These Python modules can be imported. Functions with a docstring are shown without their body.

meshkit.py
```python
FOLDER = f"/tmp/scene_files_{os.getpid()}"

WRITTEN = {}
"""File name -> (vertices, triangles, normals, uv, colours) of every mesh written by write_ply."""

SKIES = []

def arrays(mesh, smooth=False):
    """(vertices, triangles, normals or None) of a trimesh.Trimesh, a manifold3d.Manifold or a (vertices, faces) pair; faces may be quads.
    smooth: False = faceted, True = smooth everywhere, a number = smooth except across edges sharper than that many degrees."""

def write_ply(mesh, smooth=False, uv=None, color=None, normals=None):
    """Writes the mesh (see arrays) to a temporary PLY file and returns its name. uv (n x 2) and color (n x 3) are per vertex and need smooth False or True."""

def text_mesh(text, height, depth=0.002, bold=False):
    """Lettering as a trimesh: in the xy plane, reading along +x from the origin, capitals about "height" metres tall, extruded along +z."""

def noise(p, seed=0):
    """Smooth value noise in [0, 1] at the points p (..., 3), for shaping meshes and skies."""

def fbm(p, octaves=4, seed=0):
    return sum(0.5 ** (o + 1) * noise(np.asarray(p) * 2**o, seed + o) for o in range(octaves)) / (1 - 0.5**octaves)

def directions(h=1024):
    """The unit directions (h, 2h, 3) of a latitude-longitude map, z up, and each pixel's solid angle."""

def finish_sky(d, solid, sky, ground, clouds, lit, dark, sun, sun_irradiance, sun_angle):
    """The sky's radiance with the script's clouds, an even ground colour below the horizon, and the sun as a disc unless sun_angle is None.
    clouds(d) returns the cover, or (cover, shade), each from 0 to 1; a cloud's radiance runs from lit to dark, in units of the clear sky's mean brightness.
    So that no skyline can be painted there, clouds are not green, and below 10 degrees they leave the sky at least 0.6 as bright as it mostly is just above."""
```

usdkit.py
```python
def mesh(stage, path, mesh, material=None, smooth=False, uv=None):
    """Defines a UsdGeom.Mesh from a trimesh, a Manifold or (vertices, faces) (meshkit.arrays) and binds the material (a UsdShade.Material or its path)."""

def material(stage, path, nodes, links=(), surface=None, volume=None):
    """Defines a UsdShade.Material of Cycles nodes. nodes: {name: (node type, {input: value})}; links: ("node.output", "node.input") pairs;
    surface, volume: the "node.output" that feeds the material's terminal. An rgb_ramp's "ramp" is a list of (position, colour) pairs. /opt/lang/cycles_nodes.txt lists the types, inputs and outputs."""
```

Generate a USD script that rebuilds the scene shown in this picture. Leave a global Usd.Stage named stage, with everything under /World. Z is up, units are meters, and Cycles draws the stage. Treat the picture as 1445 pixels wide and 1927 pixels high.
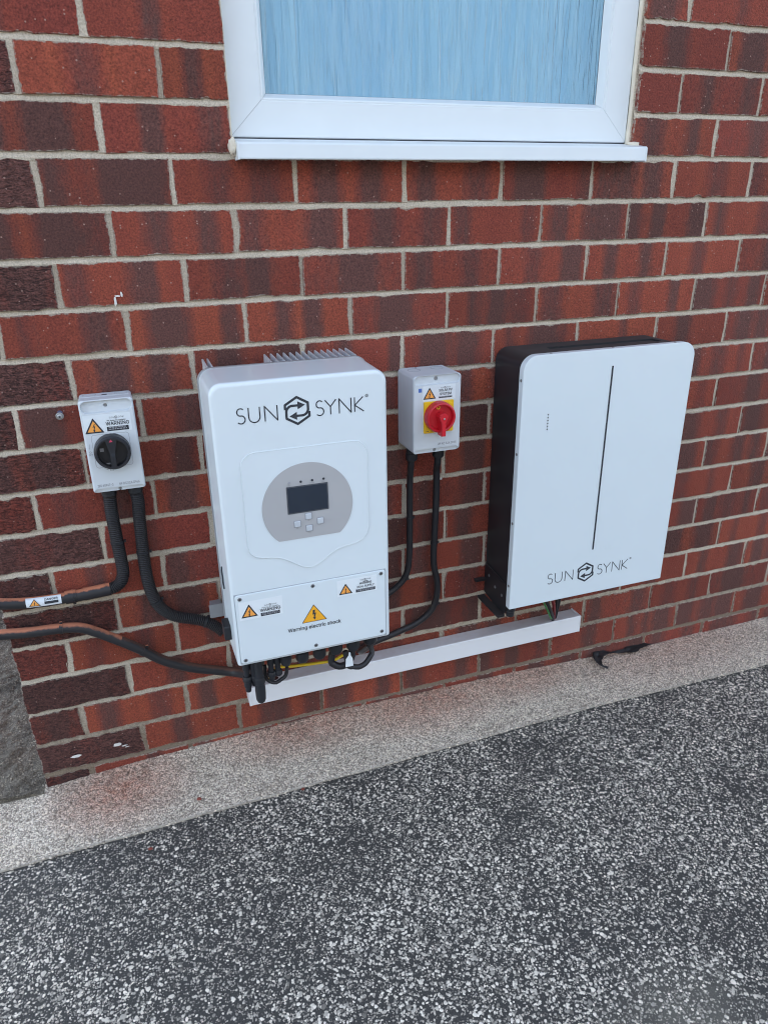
import math, random
import numpy as np
import trimesh
import manifold3d as m3
import shapely
import shapely.geometry as sg
import shapely.affinity as sa
import usdkit, meshkit
from pxr import Usd, UsdGeom, UsdLux, UsdShade, Gf, Sdf, Vt

rng = random.Random(7)
nrng = np.random.default_rng(7)
stage = Usd.Stage.CreateInMemory()
UsdGeom.SetStageUpAxis(stage, "Z")
UsdGeom.Xform.Define(stage, "/World")
UsdGeom.Scope.Define(stage, "/World/Looks")

# ------------------------------------------------------------------ camera, sky, sun, exposure
EXPOSURE = 2.24
SUN_EL, SUN_AZ = math.radians(30), math.radians(20)      # rotation = atan2(x, y) towards the sun: behind the house
SKY, SUN = 0.12, 0.6
CLOUD_A, CLOUD_B = 0.8, 3.5
CLOUD_LO, CLOUD_HI = 0.0, 0.36

cam = UsdGeom.Camera.Define(stage, "/World/Camera")
R = np.array([[0.94083172, 0.30638442, 0.14479038],
              [-0.33857421, 0.86784837, 0.36360242],
              [-0.01425397, -0.39111098, 0.92023314]])
C = (0.31991, -1.49894, 1.25964)
M = Gf.Matrix4d(1)
M.SetRow(0, Gf.Vec4d(*R[:, 0], 0)); M.SetRow(1, Gf.Vec4d(*R[:, 2], 0)); M.SetRow(2, Gf.Vec4d(*(-R[:, 1]), 0)); M.SetRow(3, Gf.Vec4d(*C, 1))
cam.AddTransformOp().Set(M)
cam.CreateHorizontalApertureAttr(36.0)
cam.CreateFocalLengthAttr(36.0 * 1355.98 / 1445)
cam.CreateExposureAttr(EXPOSURE)

dome = UsdLux.DomeLight.Define(stage, "/World/sky")
dome.GetPrim().SetCustomDataByKey("kind", "structure")
sky = usdkit.material(stage, "/World/Looks/sky", {
    "s": ("sky_texture", {"sky_type": "single_scattering", "sun_disc": False, "sun_elevation": SUN_EL, "sun_rotation": SUN_AZ,
                          "altitude": 80.0, "air_density": 1.0, "aerosol_density": 1.2, "ozone_density": 1.0}),
    # broken thin cloud all over the sky
    "t": ("texture_coordinate", {}), "n": ("noise_texture", {"scale": 2.4, "detail": 6.0, "roughness": 0.6}),
    "r": ("map_range", {"from_min": 0.36, "from_max": 0.60, "to_min": CLOUD_LO, "to_max": CLOUD_HI, "clamp": True}),
    "w": ("rgb_to_bw", {}), "k": ("math", {"math_type": "multiply_add", "value2": CLOUD_A, "value3": CLOUD_B}), "c": ("combine_xyz", {}), "tint": ("mix", {"mix_type": "multiply", "fac": 1.0, "color2": (1.0, 0.985, 0.97)}),
    "m": ("mix", {}),
    "b": ("background_shader", {"strength": SKY})},
    [("t.generated", "n.vector"), ("n.fac", "r.value"), ("s.color", "w.color"), ("w.val", "k.value1"), ("k.value", "c.x"), ("k.value", "c.y"), ("k.value", "c.z"), ("c.vector", "tint.color1"),
     ("r.result", "m.fac"), ("s.color", "m.color1"), ("tint.color", "m.color2"), ("m.color", "b.color")], surface="b.background")
UsdShade.MaterialBindingAPI.Apply(dome.GetPrim()).Bind(sky)

sun = UsdLux.DistantLight.Define(stage, "/World/sun")
sun.CreateIntensityAttr(SUN); sun.CreateAngleAttr(0.53); sun.CreateColorAttr(Gf.Vec3f(1.0, 0.93, 0.82)); sun.CreateNormalizeAttr(True)
d = np.array([math.sin(SUN_AZ) * math.cos(SUN_EL), math.cos(SUN_AZ) * math.cos(SUN_EL), math.sin(SUN_EL)])
xa = np.cross([0, 0, 1], d); xa /= np.linalg.norm(xa); ya = np.cross(d, xa)
S = Gf.Matrix4d(1); S.SetRow(0, Gf.Vec4d(*xa, 0)); S.SetRow(1, Gf.Vec4d(*ya, 0)); S.SetRow(2, Gf.Vec4d(*d, 0))
sun.AddTransformOp().Set(S)

# ------------------------------------------------------------------ helpers
def free(path):
    if not stage.GetPrimAtPath(path): return path
    n = 1
    while stage.GetPrimAtPath(f"{path}_{n:03d}"): n += 1
    return f"{path}_{n:03d}"

def tag(prim, label=None, cat=None, group=None, kind=None):
    p = prim.GetPrim() if hasattr(prim, "GetPrim") else prim
    for k, v in (("label", label), ("category", cat), ("group", group), ("kind", kind)):
        if v: p.SetCustomDataByKey(k, v)
    return p

def thing(name, label, cat, group=None, loc=(0, 0, 0)):
    x = UsdGeom.Xform.Define(stage, free("/World/" + name))
    if any(loc): x.AddTranslateOp().Set(Gf.Vec3d(*loc))
    return tag(x, label, cat, group)

def obj(name, mesh, mat, parent=None, smooth=30, label=None, kind=None):
    base = parent.GetPath().pathString if parent is not None else "/World"
    m = usdkit.mesh(stage, free(f"{base}/{name}"), mesh, mat, smooth)
    return tag(m, label, None, None, kind)

def top(name, mesh, mat, label, cat, smooth=30, group=None, kind=None):
    return tag(obj(name, mesh, mat, None, smooth), label, cat, group, kind)

def cat_(*ms):
    return trimesh.util.concatenate([m if isinstance(m, trimesh.Trimesh) else trimesh.Trimesh(*m, process=False) for m in ms])

def box(x0, x1, y0, y1, z0, z1):
    m = trimesh.creation.box((abs(x1 - x0), abs(y1 - y0), abs(z1 - z0)))
    m.apply_translation(((x0 + x1) / 2, (y0 + y1) / 2, (z0 + z1) / 2)); return m

def to_tm(man):
    k = man.to_mesh(); return trimesh.Trimesh(k.vert_properties[:, :3], k.tri_verts, process=False)

def to_man(tm):
    return m3.Manifold(m3.Mesh(np.asarray(tm.vertices, np.float32), np.asarray(tm.faces, np.uint32)))

def rrect(x0, x1, z0, z1, r, n=6):
    """corner radii r = (bottom left, bottom right, top right, top left); fixed point count"""
    if np.ndim(r) == 0: r = (r,) * 4
    pts = []
    for (cx, cz, a0), q in zip(((x0, z0, 180), (x1, z0, 270), (x1, z1, 0), (x0, z1, 90)), r):
        q = max(q, 1e-5)
        px = cx + (q if cx == x0 else -q); pz = cz + (q if cz == z0 else -q)
        for k in range(n + 1):
            a = math.radians(a0 + 90 * k / n); pts.append((px + q * math.cos(a), pz + q * math.sin(a)))
    return np.array(pts)

def loft(rings):
    """closed solid from rings of equal size (n x 3), first and last capped"""
    n = len(rings[0]); v = np.vstack(rings); f = []
    for k in range(len(rings) - 1):
        for i in range(n):
            j = (i + 1) % n; a, b, c, d_ = k * n + i, k * n + j, (k + 1) * n + j, (k + 1) * n + i
            f += [(a, b, c), (a, c, d_)]
    c0, c1 = len(v), len(v) + 1
    v = np.vstack([v, rings[0].mean(0), rings[-1].mean(0)]); L = (len(rings) - 1) * n
    for i in range(n):
        j = (i + 1) % n; f += [(c0, j, i), (c1, L + i, L + j)]
    m = trimesh.Trimesh(v, f, process=False)
    if m.volume < 0: m.invert()
    return m

def panel(x0, x1, z0, z1, yb, yf, r, fil=0.003, steps=4, n=6, back=0.0, draft=0.0):
    """box with rounded outline facing -y (front at yf), its front edge rounded by fil"""
    R4 = (r,) * 4 if np.ndim(r) == 0 else r
    lay = [(-draft + back, yb)] if back == 0 else [(back, yb), (-draft, yb - back)]
    lay += [(fil * (1 - math.cos(a)), yf + fil * (1 - math.sin(a))) for a in np.linspace(0, math.pi / 2, steps + 1)]
    rings = []
    for ins, y in lay:
        o = rrect(x0 + ins, x1 - ins, z0 + ins, z1 - ins, [max(q - ins, 0.0004) for q in R4], n)
        rings.append(np.c_[o[:, 0], np.full(len(o), y), o[:, 1]])
    return loft(rings)

def face(poly, y, depth):
    """shapely polygon in (x, z) as a plate whose front is at y - depth and back at y"""
    gs = [g for g in getattr(poly, "geoms", [poly]) if g.area > 1e-10]
    m = cat_(*[trimesh.creation.extrude_polygon(g, depth, engine="earcut") for g in gs])
    m.vertices = np.c_[m.vertices[:, 0], y - m.vertices[:, 2], m.vertices[:, 1]]
    return m

def text(s, x, z, h, y, width=None, bold=False, depth=0.0004):
    m = meshkit.text_mesh(s, h, depth, bold)
    if width:
        e = m.bounds; m.vertices[:, 0] = (m.vertices[:, 0] - e[0, 0]) * width / (e[1, 0] - e[0, 0])
    m.vertices = np.c_[x + m.vertices[:, 0], y - m.vertices[:, 2], z + m.vertices[:, 1]]
    return m

def spline(pts, step=0.004):
    p = np.array(pts, float); p = np.vstack([2 * p[0] - p[1], p, 2 * p[-1] - p[-2]]); out = []
    for i in range(1, len(p) - 2):
        n = max(2, int(np.linalg.norm(p[i + 1] - p[i]) / step)); t = np.linspace(0, 1, n, endpoint=False)[:, None]
        out.append(0.5 * (2 * p[i] + (p[i + 1] - p[i - 1]) * t + (2 * p[i - 1] - 5 * p[i] + 4 * p[i + 1] - p[i + 2]) * t**2 + (3 * p[i] - p[i - 1] - 3 * p[i + 1] + p[i + 2]) * t**3))
    return np.vstack(out + [p[-2:-1]])

def tube(path, rad, sides=14):
    p = np.asarray(path, float); r = np.broadcast_to(np.asarray(rad, float), (len(p),))
    t = np.gradient(p, axis=0); t /= np.linalg.norm(t, axis=1)[:, None]
    up = np.array([0, -1.0, 0]) if abs(t[0] @ [0, -1, 0]) < .9 else np.array([1.0, 0, 0])
    rings = []
    for k in range(len(p)):
        up = up - t[k] * (up @ t[k]); up /= np.linalg.norm(up); w = np.cross(t[k], up)
        a = np.linspace(0, 2 * math.pi, sides, endpoint=False)[:, None]
        rings.append(p[k] + r[k] * (np.cos(a) * up + np.sin(a) * w))
    return loft(rings)

def corrugated(pts, r, pitch=0.0044, amp=0.0026, sides=18):
    p = spline(pts, 0.0025); s = np.r_[0, np.cumsum(np.linalg.norm(np.diff(p, axis=0), axis=1))]
    q = np.arange(0, s[-1], pitch / 6); pp = np.stack([np.interp(q, s, p[:, k]) for k in range(3)], 1)
    pp = np.stack([np.convolve(np.pad(pp[:, k], 6, mode="edge"), np.ones(13) / 13, "valid") for k in range(3)], 1)
    ph = (q / pitch) % 1
    rr = r - amp * np.clip(np.abs(ph - .5) * 4 - 1, 0, 1) 
    return tube(pp, rr, sides), pp

def cyl(p0, p1, r, sides=20, ch=0.0):
    p0, p1 = np.array(p0, float), np.array(p1, float); L = np.linalg.norm(p1 - p0); u = (p1 - p0) / L
    if ch: return tube([p0, p0 + u * 1e-5, p1 - u * ch, p1], [r, r, r, r - ch], sides)
    return tube([p0, p1], r, sides)

# ------------------------------------------------------------------ materials
def mat(name, nodes, links, surface="p.BSDF"):
    return usdkit.material(stage, "/World/Looks/" + name, nodes, links, surface=surface)

def plain(name, col, rough=0.5, coat=0.0, metal=0.0, var=0.06, scale=30, bump=0.0, spec=0.5):
    """a colour with slight cloudy variation and fine relief"""
    c = np.array(col, float)
    n = {"g": ("geometry", {}), "n": ("noise_texture", {"scale": scale, "detail": 4.0}),
         "m": ("mix", {"color1": c * (1 - var), "color2": np.clip(c * (1 + var), 0, 1)}),
         "p": ("principled_bsdf", {"roughness": rough, "metallic": metal, "coat_weight": coat, "coat_roughness": 0.08, "specular_ior_level": spec})}
    l = [("g.position", "n.vector"), ("n.fac", "m.fac"), ("m.color", "p.base_color")]
    if bump:
        n["n2"] = ("noise_texture", {"scale": 900.0, "detail": 3.0}); n["b"] = ("bump", {"strength": bump, "distance": 0.0006})
        l += [("g.position", "n2.vector"), ("n2.fac", "b.height"), ("b.normal", "p.normal")]
    return mat(name, n, l)

def dusty(name, col, dust, rough=0.45, lo=0.45, hi=0.8, scale=60, bump=0.0):
    """a plain material with dust lying on whatever faces up"""
    n = {"g": ("geometry", {}), "s": ("separate_xyz", {}), "n": ("noise_texture", {"scale": scale, "detail": 5.0, "roughness": 0.65}),
         "k": ("math", {"math_type": "multiply_add", "value2": 0.6, "value3": -0.3}), "a": ("math", {"math_type": "add"}),
         "r": ("map_range", {"from_min": lo, "from_max": hi, "to_min": 0.0, "to_max": 1.0, "clamp": True}),
         "m": ("mix", {"color1": col, "color2": dust}),
         "rr": ("map_range", {"from_min": 0.0, "from_max": 1.0, "to_min": rough, "to_max": 0.95, "clamp": True}),
         "p": ("principled_bsdf", {})}
    l = [("g.normal", "s.vector"), ("g.position", "n.vector"), ("n.fac", "k.value1"), ("k.value", "a.value1"), ("s.z", "a.value2"), ("a.value", "r.value"),
         ("r.result", "m.fac"), ("m.color", "p.base_color"), ("r.result", "rr.value"), ("rr.result", "p.roughness")]
    return mat(name, n, l)

WHITE = plain("white_enamel", (0.655, 0.722, 0.748), 0.30, coat=0.4, var=0.03, scale=5)
WHITE_B = plain("white_satin", (0.64, 0.71, 0.735), 0.36, coat=0.25, var=0.03, scale=4)
PVC = plain("white_pvc", (0.70, 0.755, 0.775), 0.30, coat=0.1, var=0.03, scale=14)
PLASTIC = plain("grey_white_plastic", (0.62, 0.665, 0.69), 0.42, var=0.02, scale=20, bump=0.08)
TRUNK = dusty("trunking_pvc", (0.74, 0.75, 0.765), (0.62, 0.55, 0.52), 0.35, 0.72, 1.25, 45)
BLACK = plain("black_plastic", (0.012, 0.013, 0.016), 0.42, var=0.3, scale=60, bump=0.1)
BLACKM = dusty("black_steel", (0.010, 0.010, 0.012), (0.055, 0.045, 0.042), 0.45, 0.55, 1.2, 18)
RUBBER = dusty("black_cable_sheath", (0.012, 0.012, 0.014), (0.10, 0.07, 0.06), 0.40, 0.8, 1.3, 120)
HOSE = dusty("black_hose", (0.014, 0.014, 0.016), (0.10, 0.075, 0.065), 0.45, 0.75, 1.35, 160)
DUSTY = dusty("brick_dusted_sheath", (0.014, 0.014, 0.016), (0.52, 0.19, 0.10), 0.45, 0.72, 0.92, 90)
DUSTY2 = dusty("brick_dusted_cable", (0.014, 0.014, 0.016), (0.50, 0.19, 0.105), 0.45, 0.50, 0.80, 70)
DUSTY3 = dusty("thin_dusted_cable", (0.014, 0.014, 0.016), (0.12, 0.06, 0.042), 0.45, 0.55, 0.85, 50)
GREYM = plain("grey_metal", (0.33, 0.34, 0.35), 0.45, metal=0.3, var=0.08, scale=40)
ALU = plain("heatsink_aluminium", (0.62, 0.65, 0.68), 0.42, metal=0.5, var=0.06, scale=60)
SILVER = plain("silver_film", (0.42, 0.42, 0.425), 0.36, metal=0.12, var=0.04, scale=9)
BUTTON = plain("silver_button", (0.62, 0.66, 0.70), 0.3, metal=0.4, var=0.05)
SCREEN = plain("dark_screen", (0.018, 0.024, 0.034), 0.08, coat=0.5, var=0.1)
INK = plain("black_print", (0.022, 0.026, 0.034), 0.55, var=0.1)
GREYINK = plain("grey_print", (0.30, 0.31, 0.33), 0.6, var=0.1)
FAINT = plain("faint_groove", (0.36, 0.40, 0.43), 0.5, var=0.05)
ORANGE = plain("orange_print", (0.85, 0.36, 0.07), 0.5, var=0.03)
AMBER = plain("amber_print", (0.86, 0.40, 0.02), 0.5, var=0.03)
LABEL = plain("label_paper", (0.72, 0.77, 0.79), 0.35, var=0.015)
YELLOW = plain("yellow_plastic", (0.83, 0.52, 0.015), 0.4, var=0.03, bump=0.05)
RED = plain("red_plastic", (0.58, 0.012, 0.024), 0.38, var=0.05, coat=0.1)
REDP = plain("red_print", (0.55, 0.05, 0.10), 0.5)
STEEL = plain("zinc_steel", (0.55, 0.55, 0.54), 0.32, metal=0.9, var=0.15, scale=300)
SCREWM = plain("dark_screw_steel", (0.20, 0.20, 0.20), 0.42, metal=0.7, var=0.3, scale=500)
SEAL = plain("aged_sealant", (0.70, 0.64, 0.52), 0.6, var=0.12, scale=90, bump=0.4)
GREENW = plain("green_wire_pvc", (0.02, 0.16, 0.035), 0.4); REDW = plain("red_wire_pvc", (0.17, 0.012, 0.016), 0.4)
YELW = plain("yellow_wire_pvc", (0.70, 0.48, 0.02), 0.4)
TRIM = plain("edging_metal", (0.38, 0.34, 0.28), 0.6, var=0.25, scale=60)
GAP = plain("dark_gasket", (0.06, 0.065, 0.075), 0.7)
FILM = plain("black_membrane", (0.012, 0.012, 0.013), 0.55, var=0.4, scale=120)
ROOF = plain("roof_tile", (0.16, 0.10, 0.08), 0.8, var=0.2, scale=8)

# brick: bk = (darkness, orange, combed), loc = (distance to side edge, to bed edge, random), per vertex
def brick_material():
    N = {"g": ("geometry", {}), "bk": ("attribute", {"attribute": "bk"}), "lo": ("attribute", {"attribute": "loc"}),
         "sb": ("separate_xyz", {}), "sl": ("separate_xyz", {}),
         "n1": ("noise_texture", {"scale": 300.0, "detail": 3.0, "roughness": 0.7}),
         "n2": ("noise_texture", {"scale": 38.0, "detail": 5.0, "roughness": 0.6}),
         "n3": ("noise_texture", {"scale": 210.0, "detail": 3.0, "roughness": 0.6}),
         # streaks run along the band direction (vertical)
         "mp": ("mapping", {"scale": (95.0, 95.0, 30.0)}), "n4": ("noise_texture", {"scale": 1.0, "detail": 3.0}),
         "dk": ("math", {"math_type": "multiply_add", "value2": 0.9, "value3": -0.45}), "da": ("math", {"math_type": "add"}),
         "dr": ("map_range", {"from_min": 0.18, "from_max": 0.82, "to_min": 0.0, "to_max": 1.0, "clamp": True}),
         "rc": ("mix", {"color1": (0.165, 0.035, 0.026), "color2": (0.235, 0.047, 0.031)}),
         "ro": ("mix", {"color2": (0.30, 0.070, 0.034)}),
         "dc": ("mix", {"color1": (0.086, 0.040, 0.035), "color2": (0.140, 0.054, 0.043)}),
         "m1": ("mix", {}),
         "vr": ("map_range", {"from_min": 0.0, "from_max": 1.0, "to_min": 0.78, "to_max": 1.16, "clamp": True}),
         "vn": ("map_range", {"from_min": 0.28, "from_max": 0.72, "to_min": 0.45, "to_max": 1.62, "clamp": True}),
         "vm": ("math", {"math_type": "multiply"}), "cv": ("combine_xyz", {}),
         "m2": ("mix", {"mix_type": "multiply", "fac": 1.0}),
         # pale grit
         "vo": ("voronoi_texture", {"scale": 130.0, "randomness": 1.0}),
         "vs": ("separate_xyz", {}), "t1": ("math", {"math_type": "less_than", "value2": 0.20}), "t2": ("math", {"math_type": "greater_than", "value2": 0.93}),
         "tt": ("math", {"math_type": "multiply"}), "tf": ("math", {"math_type": "multiply", "value2": 0.75}),
         "m3": ("mix", {"color2": (0.42, 0.27, 0.22)}),
         # mortar smeared over the arrises
         "mn": ("math", {"math_type": "minimum"}),
         "nk": ("math", {"math_type": "multiply_add", "value2": 0.012, "value3": -0.0064}),
         "ns": ("math", {"math_type": "add"}),
         "mr": ("map_range", {"from_min": -0.0012, "from_max": 0.0004, "to_min": 0.85, "to_max": 0.0, "clamp": True}),
         "n5": ("noise_texture", {"scale": 85.0, "detail": 5.0, "roughness": 0.75}),
         "m4": ("mix", {"color2": (0.40, 0.35, 0.29)}),
         # combed relief on the rustic corner bricks
         "mc": ("mapping", {"scale": (90.0, 90.0, 240.0), "rotation": (0.0, 0.45, 0.0)}),
         "nc": ("noise_texture", {"scale": 1.0, "detail": 2.0, "distortion": 1.2}),
         "ch": ("math", {"math_type": "multiply"}), "ch2": ("math", {"math_type": "multiply", "value2": 5.0}),
         "hh": ("math", {"math_type": "multiply_add", "value2": 0.8}), "h3": ("math", {"math_type": "add"}), "n6": ("noise_texture", {"scale": 55.0, "detail": 4.0, "roughness": 0.7}), "h6": ("math", {"math_type": "multiply_add", "value2": 1.5}),
         "cd": ("map_range", {"from_min": 0.38, "from_max": 0.55, "to_min": 0.35, "to_max": 1.15, "clamp": True}),
         "cdm": ("mix", {"color1": (1, 1, 1)}), "cc": ("combine_xyz", {}),
         "m5": ("mix", {"mix_type": "multiply", "fac": 1.0}),
         "b": ("bump", {"strength": 0.9, "distance": 0.0028}), "p": ("principled_bsdf", {"roughness": 0.82, "specular_ior_level": 0.35})}
    L = [("bk.vector", "sb.vector"), ("lo.vector", "sl.vector")] + [("g.position", k + ".vector") for k in ("n1", "n2", "n3", "mp", "vo", "n5", "mc")]
    L += [("mp.vector", "n4.vector"), ("mc.vector", "nc.vector"),
          ("n4.fac", "dk.value1"), ("dk.value", "da.value1"), ("sb.x", "da.value2"), ("da.value", "dr.value"),
          ("n2.fac", "rc.fac"), ("rc.color", "ro.color1"), ("sb.y", "ro.fac"), ("n3.fac", "dc.fac"),
          ("dr.result", "m1.fac"), ("ro.color", "m1.color1"), ("dc.color", "m1.color2"),
          ("sl.z", "vr.value"), ("n1.fac", "vn.value"), ("vr.result", "vm.value1"), ("vn.result", "vm.value2"),
          ("vm.value", "cv.x"), ("vm.value", "cv.y"), ("vm.value", "cv.z"), ("m1.color", "m2.color1"), ("cv.vector", "m2.color2"),
          ("vo.color", "vs.vector"), ("vo.distance", "t1.value1"), ("vs.x", "t2.value1"), ("t1.value", "tt.value1"), ("t2.value", "tt.value2"), ("tt.value", "tf.value1"),
          ("tf.value", "m3.fac"),
          ("nc.fac", "cd.value"), ("cd.result", "cc.x"), ("cd.result", "cc.y"), ("cd.result", "cc.z"), ("cc.vector", "cdm.color2"), ("sb.z", "cdm.fac"),
          ("m2.color", "m5.color1"), ("cdm.color", "m5.color2"), ("m5.color", "m3.color1"),
          ("sl.x", "mn.value1"), ("sl.y", "mn.value2"), ("n5.fac", "nk.value1"), ("mn.value", "ns.value1"), ("nk.value", "ns.value2"), ("ns.value", "mr.value"),
          ("mr.result", "m4.fac"), ("m3.color", "m4.color1"), ("m4.color", "p.base_color"),
          ("nc.fac", "ch.value1"), ("sb.z", "ch.value2"), ("ch.value", "ch2.value1"),
          ("n3.fac", "hh.value1"), ("n1.fac", "hh.value3"), ("hh.value", "h3.value1"), ("ch2.value", "h3.value2"), ("g.position", "n6.vector"), ("n6.fac", "h6.value1"), ("h3.value", "h6.value3"), ("h6.value", "b.height"), ("b.normal", "p.normal")]
    return mat("brick", N, L)
BRICK = brick_material()

MORTAR = mat("mortar", {
    "g": ("geometry", {}), "n1": ("noise_texture", {"scale": 380.0, "detail": 4.0}), "n2": ("noise_texture", {"scale": 14.0, "detail": 4.0}), "n3": ("noise_texture", {"scale": 45.0, "detail": 5.0, "roughness": 0.7}),
    "c": ("mix", {"color1": (0.42, 0.36, 0.275), "color2": (0.60, 0.53, 0.425)}),
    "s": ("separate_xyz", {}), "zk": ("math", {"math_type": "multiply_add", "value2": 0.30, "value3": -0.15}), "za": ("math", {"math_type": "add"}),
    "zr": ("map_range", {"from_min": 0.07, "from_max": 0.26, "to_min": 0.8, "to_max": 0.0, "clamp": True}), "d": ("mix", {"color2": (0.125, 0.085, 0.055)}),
    "r": ("map_range", {"from_min": 0.3, "from_max": 0.7, "to_min": 0.72, "to_max": 1.22, "clamp": True}), "v": ("combine_xyz", {}),
    "m": ("mix", {"mix_type": "multiply", "fac": 1.0}), "b": ("bump", {"strength": 0.7, "distance": 0.0018}),
    "p": ("principled_bsdf", {"roughness": 0.9, "specular_ior_level": 0.25})},
    [("g.position", "n1.vector"), ("g.position", "n2.vector"), ("g.position", "n3.vector"), ("g.position", "s.vector"), ("n3.fac", "zk.value1"), ("zk.value", "za.value1"), ("s.z", "za.value2"), ("za.value", "zr.value"), ("zr.result", "d.fac"), ("c.color", "d.color1"),
     ("n2.fac", "c.fac"), ("n1.fac", "r.value"), ("r.result", "v.x"), ("r.result", "v.y"), ("r.result", "v.z"),
     ("d.color", "m.color1"), ("v.vector", "m.color2"), ("m.color", "p.base_color"), ("n1.fac", "b.height"), ("b.normal", "p.normal")])

FARBRICK = mat("far_brickwork", {
    "g": ("geometry", {}), "s": ("separate_xyz", {}), "a": ("math", {"math_type": "add"}), "c": ("combine_xyz", {}),
    "k": ("brick_texture", {"color1": (0.20, 0.042, 0.026), "color2": (0.10, 0.04, 0.033), "mortar": (0.42, 0.37, 0.30), "scale": 1.0, "mortar_size": 0.0065,
                            "mortar_smooth": 0.1, "brick_width": 0.225, "row_height": 0.08683, "bias": 0.0}),
    "p": ("principled_bsdf", {"roughness": 0.85})},
    [("g.position", "s.vector"), ("s.x", "a.value1"), ("s.y", "a.value2"), ("a.value", "c.x"), ("s.z", "c.y"), ("c.vector", "k.vector"), ("k.color", "p.base_color")])

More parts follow.
